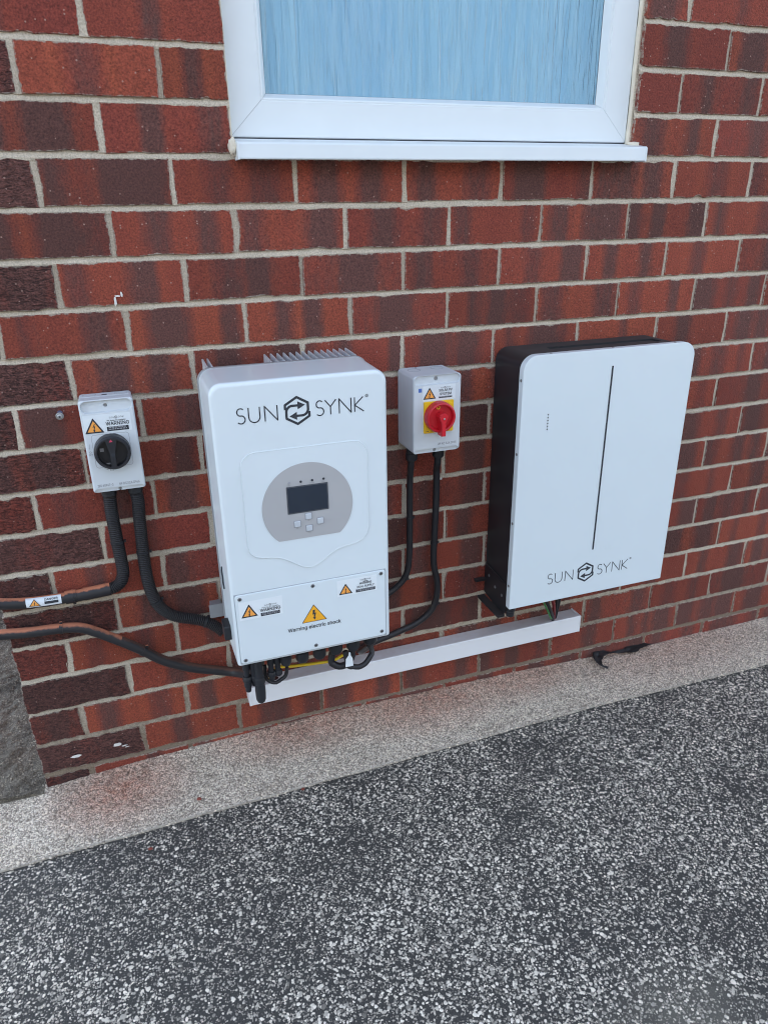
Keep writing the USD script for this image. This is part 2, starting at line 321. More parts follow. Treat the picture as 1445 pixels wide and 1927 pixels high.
def aggregate(name, dark, dark2, light, light2, s1, cover, warp, extra=None, bumpd=0.0035, rough=0.8, patch=0.2, bumps=0.7):
    """bound surface of stones: two layers of cells, pale stones and dark binder"""
    N = {"g": ("geometry", {}), "w": ("noise_texture", {"scale": s1 * 1.3, "detail": 1.0}), "ws": ("vector_math", {"math_type": "scale", "scale": warp}),
         "wa": ("vector_math", {"math_type": "add"}),
         "v1": ("voronoi_texture", {"scale": s1}), "v2": ("voronoi_texture", {"scale": s1 * 1.75}),
         "x1": ("separate_xyz", {}), "x2": ("separate_xyz", {}),
         "pn": ("noise_texture", {"scale": 7.0, "detail": 4.0, "roughness": 0.6}), "pk": ("math", {"math_type": "multiply_add", "value2": patch * 2, "value3": cover - patch}),
         "c1": ("math", {"math_type": "less_than"}), "c2": ("math", {"math_type": "less_than"}), "pk2": ("math", {"math_type": "multiply", "value2": 0.75}),
         "d1": ("map_range", {"from_min": 0.42, "from_max": 0.56, "to_min": 1.0, "to_max": 0.0, "clamp": True}),
         "d2": ("map_range", {"from_min": 0.40, "from_max": 0.56, "to_min": 1.0, "to_max": 0.0, "clamp": True}),
         "f1": ("math", {"math_type": "multiply"}), "f2": ("math", {"math_type": "multiply"}), "f": ("math", {"math_type": "maximum"}),
         "n1": ("noise_texture", {"scale": s1 * 3.0, "detail": 3.0}), "n1r": ("map_range", {"from_min": 0.35, "from_max": 0.65, "to_min": 0.0, "to_max": 1.0, "clamp": True}),
         "cd": ("mix", {"color1": dark, "color2": dark2}), "cl": ("mix", {"color1": light, "color2": light2}), "m": ("mix", {}),
         "h": ("math", {"math_type": "multiply_add", "value2": -0.55}), "b": ("bump", {"strength": bumps, "distance": bumpd}),
         "p": ("principled_bsdf", {"roughness": rough, "specular_ior_level": 0.4})}
    L = [("g.position", "w.vector"), ("w.color", "ws.vector1"), ("g.position", "wa.vector1"), ("ws.vector", "wa.vector2"), ("wa.vector", "v1.vector"), ("wa.vector", "v2.vector"),
         ("v1.color", "x1.vector"), ("v2.color", "x2.vector"), ("g.position", "pn.vector"), ("pn.fac", "pk.value1"),
         ("x1.x", "c1.value1"), ("pk.value", "c1.value2"), ("x2.x", "c2.value1"), ("pk.value", "pk2.value1"), ("pk2.value", "c2.value2"),
         ("v1.distance", "d1.value"), ("v2.distance", "d2.value"), ("c1.value", "f1.value1"), ("d1.result", "f1.value2"), ("c2.value", "f2.value1"), ("d2.result", "f2.value2"),
         ("f1.value", "f.value1"), ("f2.value", "f.value2"), ("g.position", "n1.vector"), ("n1.fac", "n1r.value"), ("n1r.result", "cd.fac"), ("x1.y", "cl.fac"),
         ("cd.color", "m.color1"), ("cl.color", "m.color2"), ("f.value", "m.fac"),
         ("v1.distance", "h.value1"), ("f.value", "h.value3"), ("h.value", "b.height"), ("b.normal", "p.normal")]
    last = "m.color"
    if extra: last = extra(N, L, last)
    L.append((last, "p.base_color"))
    return mat(name, N, L)

def drive_extra(N, L, last):      # a sandy spill near the edge of the drive
    N["dl"] = ("vector_math", {"math_type": "distance", "vector2": (1.04, -0.95, 0.0)})
    N["dn"] = ("noise_texture", {"scale": 16.0, "detail": 4.0}); N["dd"] = ("math", {"math_type": "multiply_add", "value2": 0.22, "value3": -0.11}); N["ds"] = ("math", {"math_type": "add"})
    N["dm"] = ("map_range", {"from_min": 0.03, "from_max": 0.16, "to_min": 0.4, "to_max": 0.0, "clamp": True}); N["dmix"] = ("mix", {"color2": (0.26, 0.24, 0.19)})
    L += [("g.position", "dl.vector1"), ("g.position", "dn.vector"), ("dn.fac", "dd.value1"), ("dd.value", "ds.value1"), ("dl.value", "ds.value2"), ("ds.value", "dm.value"), ("dm.result", "dmix.fac"), (last, "dmix.color1")]
    return "dmix.color"
DRIVE = aggregate("drive_aggregate", (0.028, 0.027, 0.0255), (0.088, 0.083, 0.074), (0.26, 0.235, 0.195), (0.78, 0.70, 0.58), 210.0, 0.30, 0.0045, drive_extra)

def strip_extra(N, L, last):      # red brick dust that fell from the drilling, in patches along the wall
    for i, (px, py, r0, r1, a) in enumerate(((0.16, -0.065, 0.01, 0.14, 1.0), (0.62, 0.0, 0.05, 0.13, 0.7), (0.95, 0.0, 0.06, 0.16, 0.7), (1.22, 0.0, 0.05, 0.13, 0.6), (1.75, 0.0, 0.05, 0.2, 0.45))):
        k = str(i); sx = 0.75 if i == 0 else 0.45
        N["sm" + k] = ("mapping", {"scale": (sx, 1.0, 1.0), "location": (-px * sx, -py, 0.0)})
        N["sl" + k] = ("vector_math", {"math_type": "length"})
        N["sr" + k] = ("map_range", {"from_min": r0, "from_max": r1, "to_min": a, "to_max": 0.0, "clamp": True})
        L += [("g.position", f"sm{k}.vector"), (f"sm{k}.vector", f"sl{k}.vector1"), (f"sl{k}.value", f"sr{k}.value")]
        if i == 0: acc = f"sr{k}.result"
        else:
            N["sx" + k] = ("math", {"math_type": "maximum"}); L += [(acc, f"sx{k}.value1"), (f"sr{k}.result", f"sx{k}.value2")]; acc = f"sx{k}.value"
    N["qn"] = ("noise_texture", {"scale": 60.0, "detail": 5.0, "roughness": 0.7}); N["qr"] = ("map_range", {"from_min": 0.25, "from_max": 0.7, "to_min": 0.3, "to_max": 1.0, "clamp": True})
    N["qm"] = ("math", {"math_type": "multiply"}); N["dt"] = ("mix", {"mix_type": "multiply", "color2": (0.74, 0.34, 0.26)})
    L += [("g.position", "qn.vector"), ("qn.fac", "qr.value"), (acc, "qm.value1"), ("qr.result", "qm.value2"), ("qm.value", "dt.fac"), (last, "dt.color1")]
    return "dt.color"
STRIP = aggregate("gravel_bound", (0.19, 0.155, 0.12), (0.46, 0.39, 0.31), (0.74, 0.645, 0.52), (0.95, 0.86, 0.71), 230.0, 0.74, 0.0020, strip_extra, bumpd=0.0012, patch=0.10, bumps=0.5)
def concrete_extra(N, L, last):      # lichen, damp and worn patches
    N["ca"] = ("noise_texture", {"scale": 10.0, "detail": 8.0, "roughness": 0.72}); N["cr"] = ("rgb_ramp", {"ramp": [(0.36, (0.30, 0.28, 0.25)), (0.5, (0.75, 0.72, 0.66)), (0.64, (1.0, 0.96, 0.88))]})
    N["cm"] = ("mix", {"mix_type": "multiply", "fac": 1.0}); L += [("g.position", "ca.vector"), ("ca.fac", "cr.fac"), (last, "cm.color1"), ("cr.color", "cm.color2")]
    return "cm.color"
CONCRETE = aggregate("rough_concrete", (0.075, 0.068, 0.057), (0.30, 0.27, 0.225), (0.30, 0.27, 0.22), (0.58, 0.53, 0.44), 170.0, 0.34, 0.006, concrete_extra, bumpd=0.006, bumps=1.0, patch=0.25)

# patterned window glass: streaky relief, part clear and part scattering
GLASS = mat("patterned_glass", {
    "g": ("geometry", {}), "mp": ("mapping", {"scale": (58.0, 1.0, 3.6), "rotation": (0.0, 0.09, 0.0)}), "mp2": ("mapping", {"scale": (90.0, 1.0, 5.0), "rotation": (0.0, -0.11, 0.0)}),
    "n": ("noise_texture", {"scale": 1.0, "detail": 2.0, "distortion": 0.9}), "n2": ("noise_texture", {"scale": 1.0, "detail": 2.0, "distortion": 0.8}), "fine": ("noise_texture", {"scale": 260.0, "detail": 2.0}),
    "r1": ("map_range", {"from_min": 0.42, "from_max": 0.58, "to_min": 0.0, "to_max": 1.0, "clamp": True}), "r2": ("map_range", {"from_min": 0.42, "from_max": 0.58, "to_min": 0.0, "to_max": 1.0, "clamp": True}),
    "a": ("math", {"math_type": "add"}), "a2": ("math", {"math_type": "multiply_add", "value2": 0.35}), "b": ("bump", {"strength": 1.0, "distance": 0.0022}),
    "t": ("transparent_bsdf", {"color": (0.86, 0.95, 0.97)}), "dc": ("mix", {"color1": (0.27, 0.52, 0.69), "color2": (0.37, 0.62, 0.76)}), "ah": ("math", {"math_type": "multiply", "value2": 0.5}), "df": ("diffuse_bsdf", {}),
    "gl": ("glossy_bsdf", {"color": (1, 1, 1), "roughness": 0.06}), "fr": ("fresnel", {"IOR": 1.5}),
    "mx": ("mix_closure", {"fac": 0.55}), "p": ("mix_closure", {})},
    [("g.position", "mp.vector"), ("g.position", "mp2.vector"), ("g.position", "fine.vector"), ("mp.vector", "n.vector"), ("mp2.vector", "n2.vector"), ("n.fac", "r1.value"), ("n2.fac", "r2.value"),
     ("r1.result", "a.value1"), ("r2.result", "a.value2"), ("fine.fac", "a2.value1"), ("a.value", "a2.value3"), ("a2.value", "b.height"),
     ("b.normal", "df.normal"), ("b.normal", "gl.normal"), ("b.normal", "fr.normal"), ("a.value", "ah.value1"), ("ah.value", "dc.fac"), ("dc.color", "df.color"), ("t.BSDF", "mx.closure1"), ("df.BSDF", "mx.closure2"),
     ("mx.closure", "p.closure1"), ("gl.BSDF", "p.closure2"), ("fr.fac", "p.fac")], surface="p.closure")
CURTAIN = mat("blue_curtain_cloth", {
    "g": ("geometry", {}), "mp": ("mapping", {"scale": (3.2, 3.2, 0.7)}), "n": ("noise_texture", {"scale": 1.0, "detail": 2.0}), "q": ("map_range", {"from_min": 0.35, "from_max": 0.62, "to_min": 0.0, "to_max": 1.0, "clamp": True}), "m": ("mix", {"color1": (0.20, 0.44, 0.80), "color2": (0.52, 0.80, 0.92)}), "p": ("principled_bsdf", {"roughness": 0.9})},
    [("g.position", "mp.vector"), ("mp.vector", "n.vector"), ("n.fac", "q.value"), ("q.result", "m.fac"), ("m.color", "p.base_color")])

# ------------------------------------------------------------------ ground
CH = 0.0868293
WALL_X0, WALL_X1, WALL_H = 0.0, 9.0, 2.65
def struct(name, mesh, m, smooth=False): return top(name, mesh, m, None, None, smooth, kind="structure")

EDGE = np.array([(-6, -0.21), (-0.6, -0.214), (-0.08, -0.207), (0.36, -0.2), (0.88, -0.1955), (1.35, -0.188), (1.95, -0.203), (3, -0.21), (10, -0.21)])
def edge_y(x): return np.interp(x, EDGE[:, 0], EDGE[:, 1])
def wall_z(x): return np.interp(x, [-1, -0.2, 0, 0.22, 0.69, 1.23, 1.68, 2.2, 10], [0.008, 0.008, 0.017, 0.033, 0.043, 0.029, 0.006, 0.004, 0.004])
g = 60.0
struct("driveway", (np.array([(-g, -g, 0), (g, -g, 0), (g, g, 0), (-g, g, 0)]), np.array([(0, 1, 2), (0, 2, 3)])), DRIVE)

xs = np.r_[np.linspace(-5, -0.6, 12), np.arange(-0.5, 2.8, 0.012), np.linspace(2.9, 9, 12)]; T = np.linspace(0, 1, 20)
X, TT = np.meshgrid(xs, T, indexing="ij"); Y = edge_y(X) * (1 - TT) + 0.012 * TT
Z = 0.004 + (wall_z(X) - 0.006) * TT**1.6 + 0.004 * (meshkit.fbm(np.stack([X * 40, Y * 40, 0 * X], -1), 3) - .5) * np.minimum(1, (1 - np.abs(2 * TT - 1)) * 5)
idx = np.arange(X.size).reshape(X.shape)
f = np.stack([idx[:-1, :-1], idx[1:, :-1], idx[1:, 1:], idx[:-1, 1:]], -1).reshape(-1, 4)
struct("gravel_border", (np.c_[X.ravel(), Y.ravel(), Z.ravel()], f), STRIP, True)

ex = np.r_[np.linspace(-5, -0.6, 8), np.arange(-0.5, 2.8, 0.04), np.linspace(2.9, 9, 8)]
wob = 0.0012 * np.sin(ex * 23) + 0.0008 * np.sin(ex * 61)
rings = [np.array([(x, edge_y(x) + w + dy, z) for dy, z in ((-0.0010, -0.002), (-0.0010, 0.0040), (0.0010, 0.0056), (0.0010, -0.002))]) for x, w in zip(ex, wob)]
top("edging_strip", loft(rings), TRIM, "thin pale metal edging between the gravel border and the dark driveway", "edging")

# concrete path running back beside the house
cx = np.r_[np.linspace(-2.2, -.62, 20), np.linspace(-.6, -0.004, 130)]; cy = np.r_[np.linspace(-0.012, 1.1, 220), np.linspace(1.15, 4.0, 30)]
X, Y = np.meshgrid(cx, cy, indexing="ij")
Z = 0.022 + 0.020 * (meshkit.fbm(np.stack([X * 9, Y * 9, 0 * X], -1), 3) - .5) + 0.017 * (meshkit.fbm(np.stack([X * 55, Y * 55, 0 * X], -1), 4, 5) - .5)
v = np.c_[X.ravel(), (Y + 0.012 * (meshkit.noise(np.stack([X * 14, 0 * X, 0 * X], -1)) - .5)).ravel(), Z.ravel()]; n0 = len(v); idx = np.arange(X.size).reshape(X.shape)
f = np.stack([idx[:-1, :-1], idx[1:, :-1], idx[1:, 1:], idx[:-1, 1:]], -1).reshape(-1, 4)
low = v[idx[:, 0]].copy(); low[:, 2] = -0.01; v = np.vstack([v, low]); k = np.arange(len(cx) - 1)
f = np.vstack([f, np.stack([n0 + k, n0 + k + 1, idx[1:, 0], idx[:-1, 0]], 1)])
struct("concrete_path", (v, f), CONCRETE, 40)

# ------------------------------------------------------------------ the house: wall of single bricks
house = thing("brick_house", "red brick house wall with dark banded bricks and pale mortar", "house")
ZT = 1.61                                  # top of course -1's lower bed
OX0, OX1, OZ0, OZ1 = 0.5620, 1.4470, 1.3505, 2.42      # window opening
BED = 0.0100
def course(r): return ZT - CH * (r + 1) + BED / 2, ZT - CH * r - BED / 2        # z range of bricks in course r
seen = {-1: [1.5591], 0: [0.3337, 1.6768], 1: [0.2173, 0.4467, 1.5612, 1.7892], 2: [0.3358, 1.6754], 3: [0.2193, 0.4486, 0.6775, 0.9039, 1.1268, 1.3505, 1.5745, 1.7974],
        4: [0.3291, 0.5544, 0.7759, 1.0041, 1.2281, 1.4557, 1.6818], 5: [0.221, 0.4502, 0.6801, 0.9011, 1.1275, 1.3531, 1.5762, 1.8003],
        6: [0.3304, 0.5593, 0.7812, 1.0055, 1.2282, 1.4519, 1.678, 1.9029], 7: [0.215, 0.4447, 0.6734, 0.8984, 1.1221, 1.3472, 1.5764, 1.7964], 8: [0.1062, 1.9047], 9: [0.212, 1.8017],
        10: [0.1045, 1.0035, 1.9055], 11: [0.219, 0.8991, 1.1167, 1.7976, 2.0188], 12: [0.105, 0.331, 1.0093, 1.9097], 13: [0.2227, 0.8991, 1.1218, 1.8003, 2.0254],
        14: [0.1067, 0.3393, 1.0093, 1.9036], 15: [0.22, 0.8963, 1.1174, 1.7955, 2.0186], 16: [0.1088, 0.3395, 1.4523, 1.6826, 1.9023], 17: [0.231, 0.4578, 1.5655, 1.7915, 2.0156]}
NX, NZ = 12, 2
LASTX = 2.70

def _chip(q, i, k, dx, dz):          # now and then a knocked arris
    if q.random() < .07:
        if k == 0: dz += q.uniform(.001, .0035)
        if k == NZ: dz -= q.uniform(.001, .0035)
        if i == 0: dx += q.uniform(.001, .004)
        if i == NX: dx -= q.uniform(.001, .004)
    return dx, dz

def brick_mesh(x0, x1, z0, z1, depth, rustic, seed, dark=None):
    q = random.Random(seed); L = x1 - x0; H = z1 - z0
    proud = q.gauss(0, 0.0009); tl = q.gauss(0, 0.0006)
    j = (0.0008, 0.0006) if not rustic else (0.0016, 0.0012)
    us = np.linspace(0, L, NX + 1); zs = np.linspace(0, H, NZ + 1)
    P, BK, LO = [], [], []
    # dark kiln bands across the brick
    nb = q.choice([1, 2, 2, 2, 3]) if L > 0.15 else q.choice([0, 1, 1])
    bands = [(((k + 0.5) / nb + q.uniform(-.13, .13)) * L, q.uniform(.014, .032), q.uniform(.45, .98)) for k in range(nb)]
    base = q.uniform(-0.1, 0.16) if q.random() > .1 else q.uniform(.2, .4)
    if rustic: base = q.uniform(.35, .75)
    rnd, og = q.random(), q.uniform(0, .55)
    def attrs(u, w):
        dk = base + sum(a * 1.15 / (1 + (abs(u - c) / s_) ** 4) for c, s_, a in bands)
        o = og * max(0, 1 - 1.6 * dk) + sum(.5 * math.exp(-((abs(u - c) - s_ * 1.5) / .012) ** 2) for c, s_, a in bands) * (0.3 + og)
        return (min(dk, 1.1), min(o, 1), rustic), (min(u, L - u), min(w, H - w), rnd)
    ed = {}
    def jit(i, k):
        dx = q.gauss(0, j[0]) if i in (0, NX) else 0; dz = q.gauss(0, j[1]) if k in (0, NZ) else 0
        return (*_chip(q, i, k, max(-.0025, min(.0025, dx)), max(-.002, min(.002, dz))),)
    J = [[jit(i, k) for k in range(NZ + 1)] for i in range(NX + 1)]
    ins = 0.0013
    for layer, (inset, y) in enumerate(((ins, 0.0), (0.0, 0.0014), (0.0, depth))):
        for i in range(NX + 1):
            for k in range(NZ + 1):
                u, w = us[i] + J[i][k][0], zs[k] + J[i][k][1]
                if i == 0: u += inset
                if i == NX: u -= inset
                if k == 0: w += inset * .8
                if k == NZ: w -= inset * .8
                yy = y + (proud + tl * (u / L - .5) if layer < 2 else 0) + (q.gauss(0, .0003) if layer == 0 else 0)
                if rustic and layer == 0: yy += q.gauss(0, .0009)
                P.append((x0 + u, yy, z0 + w)); a, b = attrs(us[i], zs[k]); BK.append(a); LO.append(b)
    n = (NX + 1) * (NZ + 1); I = lambda l, i, k: l * n + i * (NZ + 1) + k
    F = []
    for i in range(NX):
        for k in range(NZ):
            F += [(I(0, i, k), I(0, i + 1, k), I(0, i + 1, k + 1)), (I(0, i, k), I(0, i + 1, k + 1), I(0, i, k + 1))]
    rim = [(i, 0) for i in range(NX)] + [(NX, k) for k in range(NZ)] + [(i, NZ) for i in range(NX, 0, -1)] + [(0, k) for k in range(NZ, 0, -1)]
    for l in (0, 1):
        for a, b in zip(rim, rim[1:] + rim[:1]):
            A, B, C_, D = I(l, *a), I(l, *b), I(l + 1, *b), I(l + 1, *a)
            F += [(A, C_, B), (A, D, C_)]
    return np.array(P), np.array(F), np.array(BK), np.array(LO)

def put_brick(path, P, F, BK, LO):
    m = UsdGeom.Mesh.Define(stage, path)
    m.CreatePointsAttr(Vt.Vec3fArray.FromNumpy(P.astype(np.float32))); m.CreateFaceVertexCountsAttr(Vt.IntArray.FromNumpy(np.full(len(F), 3, np.int32)))
    m.CreateFaceVertexIndicesAttr(Vt.IntArray.FromNumpy(F.astype(np.int32).ravel())); m.CreateSubdivisionSchemeAttr("none")
    N = np.zeros_like(P); fn = np.cross(P[F[:, 1]] - P[F[:, 0]], P[F[:, 2]] - P[F[:, 0]])
    for k in range(3): np.add.at(N, F[:, k], fn)
    N /= np.maximum(np.linalg.norm(N, axis=1, keepdims=True), 1e-12)
    m.CreateNormalsAttr(Vt.Vec3fArray.FromNumpy(N.astype(np.float32))); m.SetNormalsInterpolation("vertex")
    pv = UsdGeom.PrimvarsAPI(m)
    for nm, arr in (("bk", BK), ("loc", LO)):
        pv.CreatePrimvar(nm, Sdf.ValueTypeNames.Float3Array, "vertex").Set(Vt.Vec3fArray.FromNumpy(arr.astype(np.float32)))
    UsdShade.MaterialBindingAPI.Apply(m.GetPrim()).Bind(BRICK)
    return m

# masonry core behind the joints, with the window opening
core = sg.Polygon([(0.004, -0.3), (WALL_X1, -0.3), (WALL_X1, WALL_H), (0.004, WALL_H)]).difference(sg.box(OX0 + .002, OZ0, OX1 - .002, OZ1))
cm = face(core, 0.25, 0.241)
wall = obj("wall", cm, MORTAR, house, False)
WP = wall.GetPath().pathString
joints = []
ROWS = range(-4, 19)
nbrick = 0
perp_of = {}
for r in ROWS:
    z0, z1 = course(r)
    grid = np.arange(0.22 if r % 2 else 0.1075, 3.2, 0.225)
    pp = []
    for gx in grid:
        near = [s_ for s_ in seen.get(r, []) if abs(s_ - gx) < 0.04]
        pp.append(near[0] if near else gx + rng.gauss(0, 0.003))
    if z1 > OZ0 + .01: pp = [p for p in pp if abs(p - OX0) > .03 and abs(p - OX1) > .03]      # bricks run up to the window jambs
    perp_of[r] = pp
    xs_ = [0.0] + [p for p in pp if p < LASTX + .2]
    for a, b in zip(xs_[:-1], xs_[1:]):
        wl = 0.0 if a == 0 else rng.uniform(.0032, .0052); wr = rng.uniform(.0032, .0052)
        if b > 1.0: wl *= .8; wr *= .8
        x0, x1 = a + wl, b - wr
        spans = [(x0, x1)]
        if z1 > OZ0 + .01:                              # cut by the window opening
            spans = [(max(x0, s0), min(x1, s1)) for s0, s1 in ((-1, OX0), (OX1, 9)) if min(x1, s1) - max(x0, s0) > .02]
        for s0, s1 in spans:
            rustic = 1.0 if a == 0 and r > 0 or (a == 0 and rng.random() < .5) else 0.0
            dep = 0.1025 if a == 0 and r % 2 else (0.215 if a == 0 else 0.012)
            if z1 > OZ0 and (abs(s1 - OX0) < 1e-6 or abs(s0 - OX1) < 1e-6): dep = 0.1
            P, F, BK, LO = brick_mesh(s0, s1, z0 + rng.gauss(0, .0006), z1 + rng.gauss(0, .0006), dep, rustic * rng.uniform(.6, 1), 1000 + nbrick)
            put_brick(free(WP + "/brick"), P, F, BK, LO); nbrick += 1
    # struck joints: bed below this course and the upright joints in it
    zb0, zb1 = z0 - BED, z0
    nseg = 220; X = np.linspace(0.0015, LASTX + .1, nseg)
    wv = 0.0007 * (meshkit.noise(np.c_[X * 60, X * 0 + r, X * 0]) - .5) * 2
    rows3 = [np.c_[X, 0.0050 + wv, np.full(nseg, zb1 + .004)], np.c_[X, 0.0046 + wv, np.full(nseg, zb1 - .0010)], np.c_[X, 0.0013 + wv, np.full(nseg, zb0 + .0010)], np.c_[X, 0.0022 + wv, np.full(nseg, zb0 - .004)]]
    vv = np.vstack(rows3); ii = np.arange(nseg - 1)
    ff = np.vstack([np.stack([k_ * nseg + ii, (k_ + 1) * nseg + ii, (k_ + 1) * nseg + ii + 1, k_ * nseg + ii + 1], 1) for k_ in range(3)])
    jm = trimesh.Trimesh(vv, np.vstack([ff[:, [0, 1, 2]], ff[:, [0, 2, 3]]]), process=False)
    keep = np.ones(len(jm.faces), bool); cz = jm.triangles_center
    keep &= ~((cz[:, 0] > OX0 - .001) & (cz[:, 0] < OX1 + .001) & (cz[:, 2] > OZ0))
    jm.update_faces(keep); joints.append(jm)
    for p in pp:
        if p > LASTX + .1 or (z1 > OZ0 + .01 and OX0 < p < OX1): continue
        joints.append(box(p - .0085, p + .0085, 0.0022 + rng.uniform(-.0008, .0012), 0.012, z0 - .001, z1 + .001))
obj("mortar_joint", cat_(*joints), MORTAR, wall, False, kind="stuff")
# brickwork above and beyond the picture, and the side of the house, joined
obj("upper_brickwork", cat_(box(0, OX0, 0, .008, course(-4)[1] + .01, WALL_H), box(OX0, OX1, 0, .008, OZ1, WALL_H), box(OX1, WALL_X1, 0, .008, course(-4)[1] + .01, WALL_H),
                            box(LASTX + .23, WALL_X1, 0, .008, 0, course(-4)[1] + .01)), FARBRICK, wall, False, kind="stuff")
obj("side_wall", box(0.006, 0.2, 0.2501, 7.0, -.2, WALL_H), MORTAR, house, False)
side = []
for r in range(-6, 19):
    z0, z1 = course(r); y = 0.1125 if r % 2 else 0.225
    while y < 3.2:
        y1 = y + (0.215 if y > .2 else 0.1025) if r % 2 and y < .12 else y + .215
        P, F, BK, LO = brick_mesh(0, y1 - y, z0, z1, 0.012, 0.0, 5000 + len(side))
        Q = np.c_[P[:, 1], y + P[:, 0], P[:, 2]]; side.append((Q, F[:, ::-1], BK, LO)); y = y1 + .01
off = np.cumsum([0] + [len(s_[0]) for s_ in side])
put_brick(house.GetPath().pathString + "/side_brickwork", np.vstack([s_[0] for s_ in side]), np.vstack([s_[1] + o for s_, o in zip(side, off)]), np.vstack([s_[2] for s_ in side]), np.vstack([s_[3] for s_ in side])).GetPrim().SetCustomDataByKey("kind", "stuff")
obj("rear_wall", cat_(box(0.2, WALL_X1, 6.8, 7.0, -.2, WALL_H), box(WALL_X1 - .2, WALL_X1, .25, 6.8, -.2, WALL_H)), FARBRICK, house, False)
rp = sg.Polygon([(-.3, WALL_H), (7.3, WALL_H), (3.5, WALL_H + 2.2)])
rm = trimesh.creation.extrude_polygon(rp, WALL_X1 + .4, engine="earcut"); rm.vertices = np.c_[rm.vertices[:, 2] - .2, rm.vertices[:, 0], rm.vertices[:, 1] + .002]
obj("roof", rm, ROOF, house, False)

# ------------------------------------------------------------------ window
FX0, FX1, FZ0, FZ1 = 0.5642, 1.4415, 1.3825, 2.41
FY = 0.019
PROFILE = [(0.0, 0.075), (0.0, FY + .0015), (.0015, FY), (.0605, FY), (.0615, FY + .0012), (.064, FY + .0006), (.0665, FY + .002), (.0748, FY + .018), (.0748, .075)]
win = obj("window", cat_(*[box(*b) for b in ((FX0 + .07, FX1 - .07, .076, .079, FZ0 + .06, FZ0 + .07),)]), PVC, house, False, label="white plastic framed window with streaky patterned glass")
def rail(side):
    c = {"bottom": ((0, 0), (1, 0)), "top": ((1, 1), (0, 1)), "left": ((0, 1), (0, 0)), "right": ((1, 0), (1, 1))}[side]
    rings = []
    for (a, b), s_ in zip(c, (1, -1)):
        ring = []
        for t, y in PROFILE:
            x = FX0 + t if a == 0 else FX1 - t; z = FZ0 + t if b == 0 else FZ1 - t
            gap = .00035 * s_
            if side == "bottom": x += gap
            if side == "top": x -= gap
            if side == "left": z -= gap
            if side == "right": z += gap
            ring.append((x, y, z))
        rings.append(np.array(ring))
    return loft(rings)
for s_ in ("bottom", "left", "right", "top"): obj("frame_rail", rail(s_), PVC, win, 25)
obj("frame_seam", cat_(box(FX0 + .002, FX1 - .002, FY + .004, .072, FZ0 + .002, FZ0 + .063), box(FX0 + .002, FX0 + .063, FY + .004, .072, FZ0 + .064, FZ1 - .01), box(FX1 - .063, FX1 - .002, FY + .004, .072, FZ0 + .064, FZ1 - .01)), GAP, win, False)
gx0, gx1, gz0, gz1 = FX0 + .0735, FX1 - .0735, FZ0 + .0735, FZ1 - .0735
obj("pane", (np.array([(gx0, FY + .0195, gz0), (gx1, FY + .0195, gz0), (gx1, FY + .0195, gz1), (gx0, FY + .0195, gz1)]), np.array([(0, 1, 2), (0, 2, 3)])), GLASS, win, False)
gk = sg.box(gx0 + .0005, gz0 + .0005, gx1 - .0005, gz1 - .0005); gk = gk.difference(gk.buffer(-.0011, join_style=2))
obj("gasket", face(gk, FY + .0195, .0012), GAP, win, False)
# sill with nosing, grooves and a small horn at each end
sp = [(.060, 1.3800), (.0150, 1.3795), (.0140, 1.3782), (-.0080, 1.3752), (-.0086, 1.3742), (-.0105, 1.3740), (-.0112, 1.3748), (-.0285, 1.3722), (-.0345, 1.3705), (-.0372, 1.3675), (-.0378, 1.3445), (-.0366, 1.3425), (-.0335, 1.3425), (-.0325, 1.3600), (-.0005, 1.3600), (-.0005, 1.3535), (.060, 1.3535)]
SX0, SX1 = 0.5688, 1.4562
sill = loft([np.array([(x, y, z) for y, z in sp]) for x in (SX0, SX1)])
obj("sill", sill, PVC, win, 25)
obj("sill_gap", box(FX0 + .003, FX1 - .002, FY + .002, .05, 1.3795, 1.3835), GAP, win, False)
cap = sg.Polygon([(-.0384, 1.3418), (-.0384, 1.3684), (-.034, 1.3716), (-.002, 1.3765), (-.002, 1.3418)])
capm = trimesh.creation.extrude_polygon(cap, .0032, engine="earcut"); capm.vertices = np.c_[capm.vertices[:, 2], capm.vertices[:, 0], capm.vertices[:, 1]]
for x in (SX0 - .0032, SX1 + .0001):
    c2 = capm.copy(); c2.apply_translation((x, 0, 0)); obj("sill_end_cap", c2, PVC, win, False)
def bead(pts, r, seed, flat=1.0):
    p = spline(pts, .004); rr = r * (1 + .35 * (meshkit.fbm(np.c_[p * 60 + seed], 3) - .5) * 2); return tube(p, rr, 8)
obj("sealant", cat_(bead([(1.4442, .0155, 2.38), (1.4447, .0150, 1.9), (1.4441, .0150, 1.60), (1.4446, .0150, 1.45), (1.4440, .0150, 1.379)], .0052, 3), bead([(1.4405, .008, 1.3785), (1.449, .001, 1.3777), (1.459, -.007, 1.377)], .0048, 5)), SEAL, win, 60)
lump = trimesh.creation.icosphere(3, 1.0); nv = meshkit.fbm(lump.vertices * 2.2 + 9, 3)[:, None]; lump.vertices = lump.vertices * (0.6 + .8 * nv) * (.0085, .014, .016) + (.5615, -.010, 1.3645)
obj("sealant", cat_(bead([(.5630, .013, 2.38), (.5627, .012, 1.9), (.5632, .012, 1.5), (.5630, .010, 1.383)], .0030, 8), lump), SEAL, win, 60)
